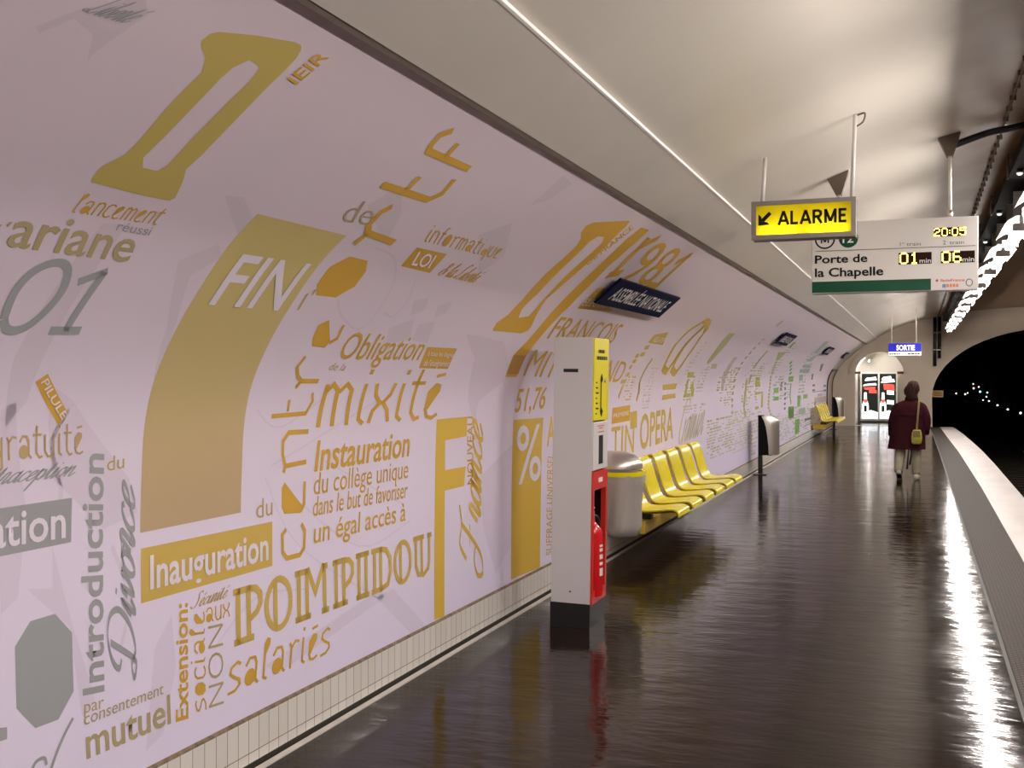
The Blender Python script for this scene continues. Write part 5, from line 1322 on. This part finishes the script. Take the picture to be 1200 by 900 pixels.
# bobbed hair with uneven ends
b = BM(); rings = []; R = random.Random(2)
for i, (z, rx, ry, cx_, cy_) in enumerate([(1.255, .062, .05, .066, -.040), (1.29, .085, .07, .066, -.030), (1.33, .096, .09, .064, -.016), (1.36, .112, .10, .058, -.006), (1.41, .124, .112, .064, .004), (1.46, .116, .112, .076, .012), (1.51, .100, .10, .084, .016), (1.545, .070, .074, .088, .018), (1.563, .026, .028, .090, .018)]):
    rx *= .88; ry *= .95; cx_ = cx_ * .9 + .008
    rings.append([(cx_ + (rx + R.uniform(-.013, .013)) * math.cos(2 * math.pi * k / 24), min(cy_ + (ry + R.uniform(-.006, .006)) * math.sin(2 * math.pi * k / 24), .105 if z > 1.47 else .06), z + R.uniform(-.008, .008)) for k in range(24)])
obj('hair', loft(b, rings), 'hair', pr, True)
# coat
b = BM(); rings = []
for i, (z, x0, x1, ry, wob) in enumerate([(.485, -.285, .262, .19, .016), (.60, -.265, .262, .178, .014), (.75, -.245, .262, .165, .010), (.90, -.215, .255, .152, .006), (1.02, -.20, .258, .148, .004), (1.12, -.19, .262, .14, .0), (1.19, -.165, .245, .125, 0), (1.235, -.10, .205, .10, 0), (1.265, -.02, .15, .078, 0), (1.30, -.01, .145, .075, 0)]):
    rings.append(ellipse_ring((x0 + x1) / 2, .005 + (.02 if z > 1.2 else 0), z, (x1 - x0) / 2, ry, 36, wob, .6))
coat = obj('coat', loft(b, rings), 'coat', pr, True, angle=70)
for nm, pts, rs in (('sleeve', [(-.06, .012, 1.185), (-.145, .008, 1.125), (-.212, .015, .95), (-.228, .085, .735), (-.228, .092, .715)], [.060, .075, .070, .060, .058]), ('sleeve', [(.16, .012, 1.19), (.228, .004, 1.13), (.282, -.008, .95), (.272, .062, .76), (.270, .07, .74)], [.060, .075, .072, .062, .060])):
    obj(nm, tube(BM(), smooth_line(pts, 4), [rs[min(i // 4, 4)] + (rs[min(i // 4 + 1, 4)] - rs[min(i // 4, 4)]) * (i % 4) / 4 for i in range(17)], 14), 'coat', coat, True)
b = BM(); rings = [ellipse_ring(.066, .02, 1.255, .105, .088, 24), ellipse_ring(.068, .02, 1.30, .098, .082, 24), ellipse_ring(.07, .02, 1.325, .084, .072, 24)]; obj('collar', loft(b, rings), 'coat', coat, True)
# back yoke seam of the coat and loose belt ends below the hem
b = BM(); pts = [(-.17 + .4 * k / 10, -.135 - .012 * math.sin(math.pi * k / 10), 1.035 + .004 * math.sin(k)) for k in range(11)]
obj('belt', loft(BM(), [[(x, y, z - .018), (x, y - .012, z - .016), (x, y - .012, z + .016), (x, y, z + .018)] for x, y, z in pts]), 'coat', coat)
for x0, z1 in ((.005, .175), (.045, .245)):
    obj('belt_end', tube(BM(), [(x0 + .02, -.12, .50), (x0 + .01, -.125, .36), (x0 - .005, -.12, z1)], [.012, .013, .014], 8), 'black', coat, True)
# trousers and shoes
tr = BM()
tube(tr, smooth_line([(-.085, 0, .70), (-.105, .02, .44), (-.12, -.05, .28), (-.128, -.125, .13)], 4), [.098, .094, .09, .086, .082, .08, .078, .076, .074, .071, .068, .066, .064], 16)
tube(tr, smooth_line([(.12, 0, .70), (.13, .05, .44), (.135, .045, .28), (.138, .045, .085)], 4), [.098, .094, .09, .086, .082, .08, .078, .076, .074, .071, .068, .066, .066], 16)
obj('trousers', tr, 'trousers', pr, True)
def shoe(rings):
    b = BM(); loft(b, [[(c[0] + r[0] * math.cos(2 * math.pi * k / 14), c[1], max(c[2] + r[1] * math.sin(2 * math.pi * k / 14), .002 if flat else -1)) for k in range(14)] for c, r in rings]); return b
flat = True
s1 = obj('shoe', shoe([((.137, -.03, .045), (.025, .042)), ((.138, -.01, .05), (.042, .05)), ((.142, .06, .05), (.045, .05)), ((.148, .13, .040), (.048, .038)), ((.153, .20, .030), (.046, .028)), ((.157, .25, .020), (.025, .016))]), 'shoe', pr, True)
flat = False
b = BM(); rings = []
for (x, y, z), rx, rz in [((-.122, -.185, .125), .025, .03), ((-.122, -.165, .115), .042, .045), ((-.119, -.11, .085), .044, .042), ((-.116, -.05, .052), .046, .036), ((-.114, .005, .034), .047, .030), ((-.112, .05, .026), .030, .022)]:
    rings.append([(x + rx * math.cos(2 * math.pi * k / 14), y - .25 * rz * math.sin(2 * math.pi * k / 14), max(.002, z + rz * math.sin(2 * math.pi * k / 14))) for k in range(14)])
obj('shoe', loft(b, rings), 'shoe', pr, True)
b = BM(); rings = []
for (x, y, z), rx in [((-.122, -.198, .095), .034), ((-.119, -.12, .042), .034), ((-.116, -.05, .013), .036), ((-.114, .02, .003), .036)]:
    rings.append([(x - rx, y, z), (x + rx, y, z), (x + rx, y + .012, z + .016), (x - rx, y + .012, z + .016)])
obj('shoe_sole', loft(b, rings), 'black', pr)
# shoulder bag, held to her right side
sb = thing('shoulder_bag', 'yellow-green shoulder bag hanging at the right hip of the person', 'bag', (-.165, 18.66, 0))
b = BM(); rings = []
for z, x0, x1, y0, y1 in [(.575, .09, .19, -.235, -.165), (.60, .065, .215, -.25, -.155), (.68, .060, .225, -.258, -.152), (.76, .075, .215, -.245, -.155), (.80, .095, .20, -.225, -.162)]:
    cx_, cy_ = (x0 + x1) / 2, (y0 + y1) / 2
    rings.append([(cx_ + (x1 - x0) / 2 * math.copysign(abs(math.cos(2 * math.pi * k / 20)) ** .6, math.cos(2 * math.pi * k / 20)), cy_ + (y1 - y0) / 2 * math.copysign(abs(math.sin(2 * math.pi * k / 20)) ** .6, math.sin(2 * math.pi * k / 20)), z) for k in range(20)])
obj('pouch', loft(b, rings), 'bagcloth', sb, True)
b = BM(); loft(b, [[(x, -.255 + (.8 - z) * -.02, z), (x + .11, -.255 + (.8 - z) * -.02, z), (x + .11, -.262 + (.8 - z) * -.02, z - .003), (x, -.262 + (.8 - z) * -.02, z - .003)] for x, z in [(.09, .79), (.085, .74), (.09, .69)]]); obj('flap', b, 'strap', sb)
pts = [(.14, -.20, .79), (.155, -.185, .95), (.165, -.165, 1.08), (.175, -.13, 1.19), (.18, -.06, 1.252), (.178, .02, 1.262), (.165, .11, 1.2), (.15, .16, 1.1)]
b = BM(); q = smooth_line(pts, 4)
loft(b, [[(x - .014, y, z), (x + .014, y, z), (x + .014, y - .006, z + .004), (x - .014, y - .006, z + .004)] for x, y, z in q]); obj('strap', b, 'strap', sb)
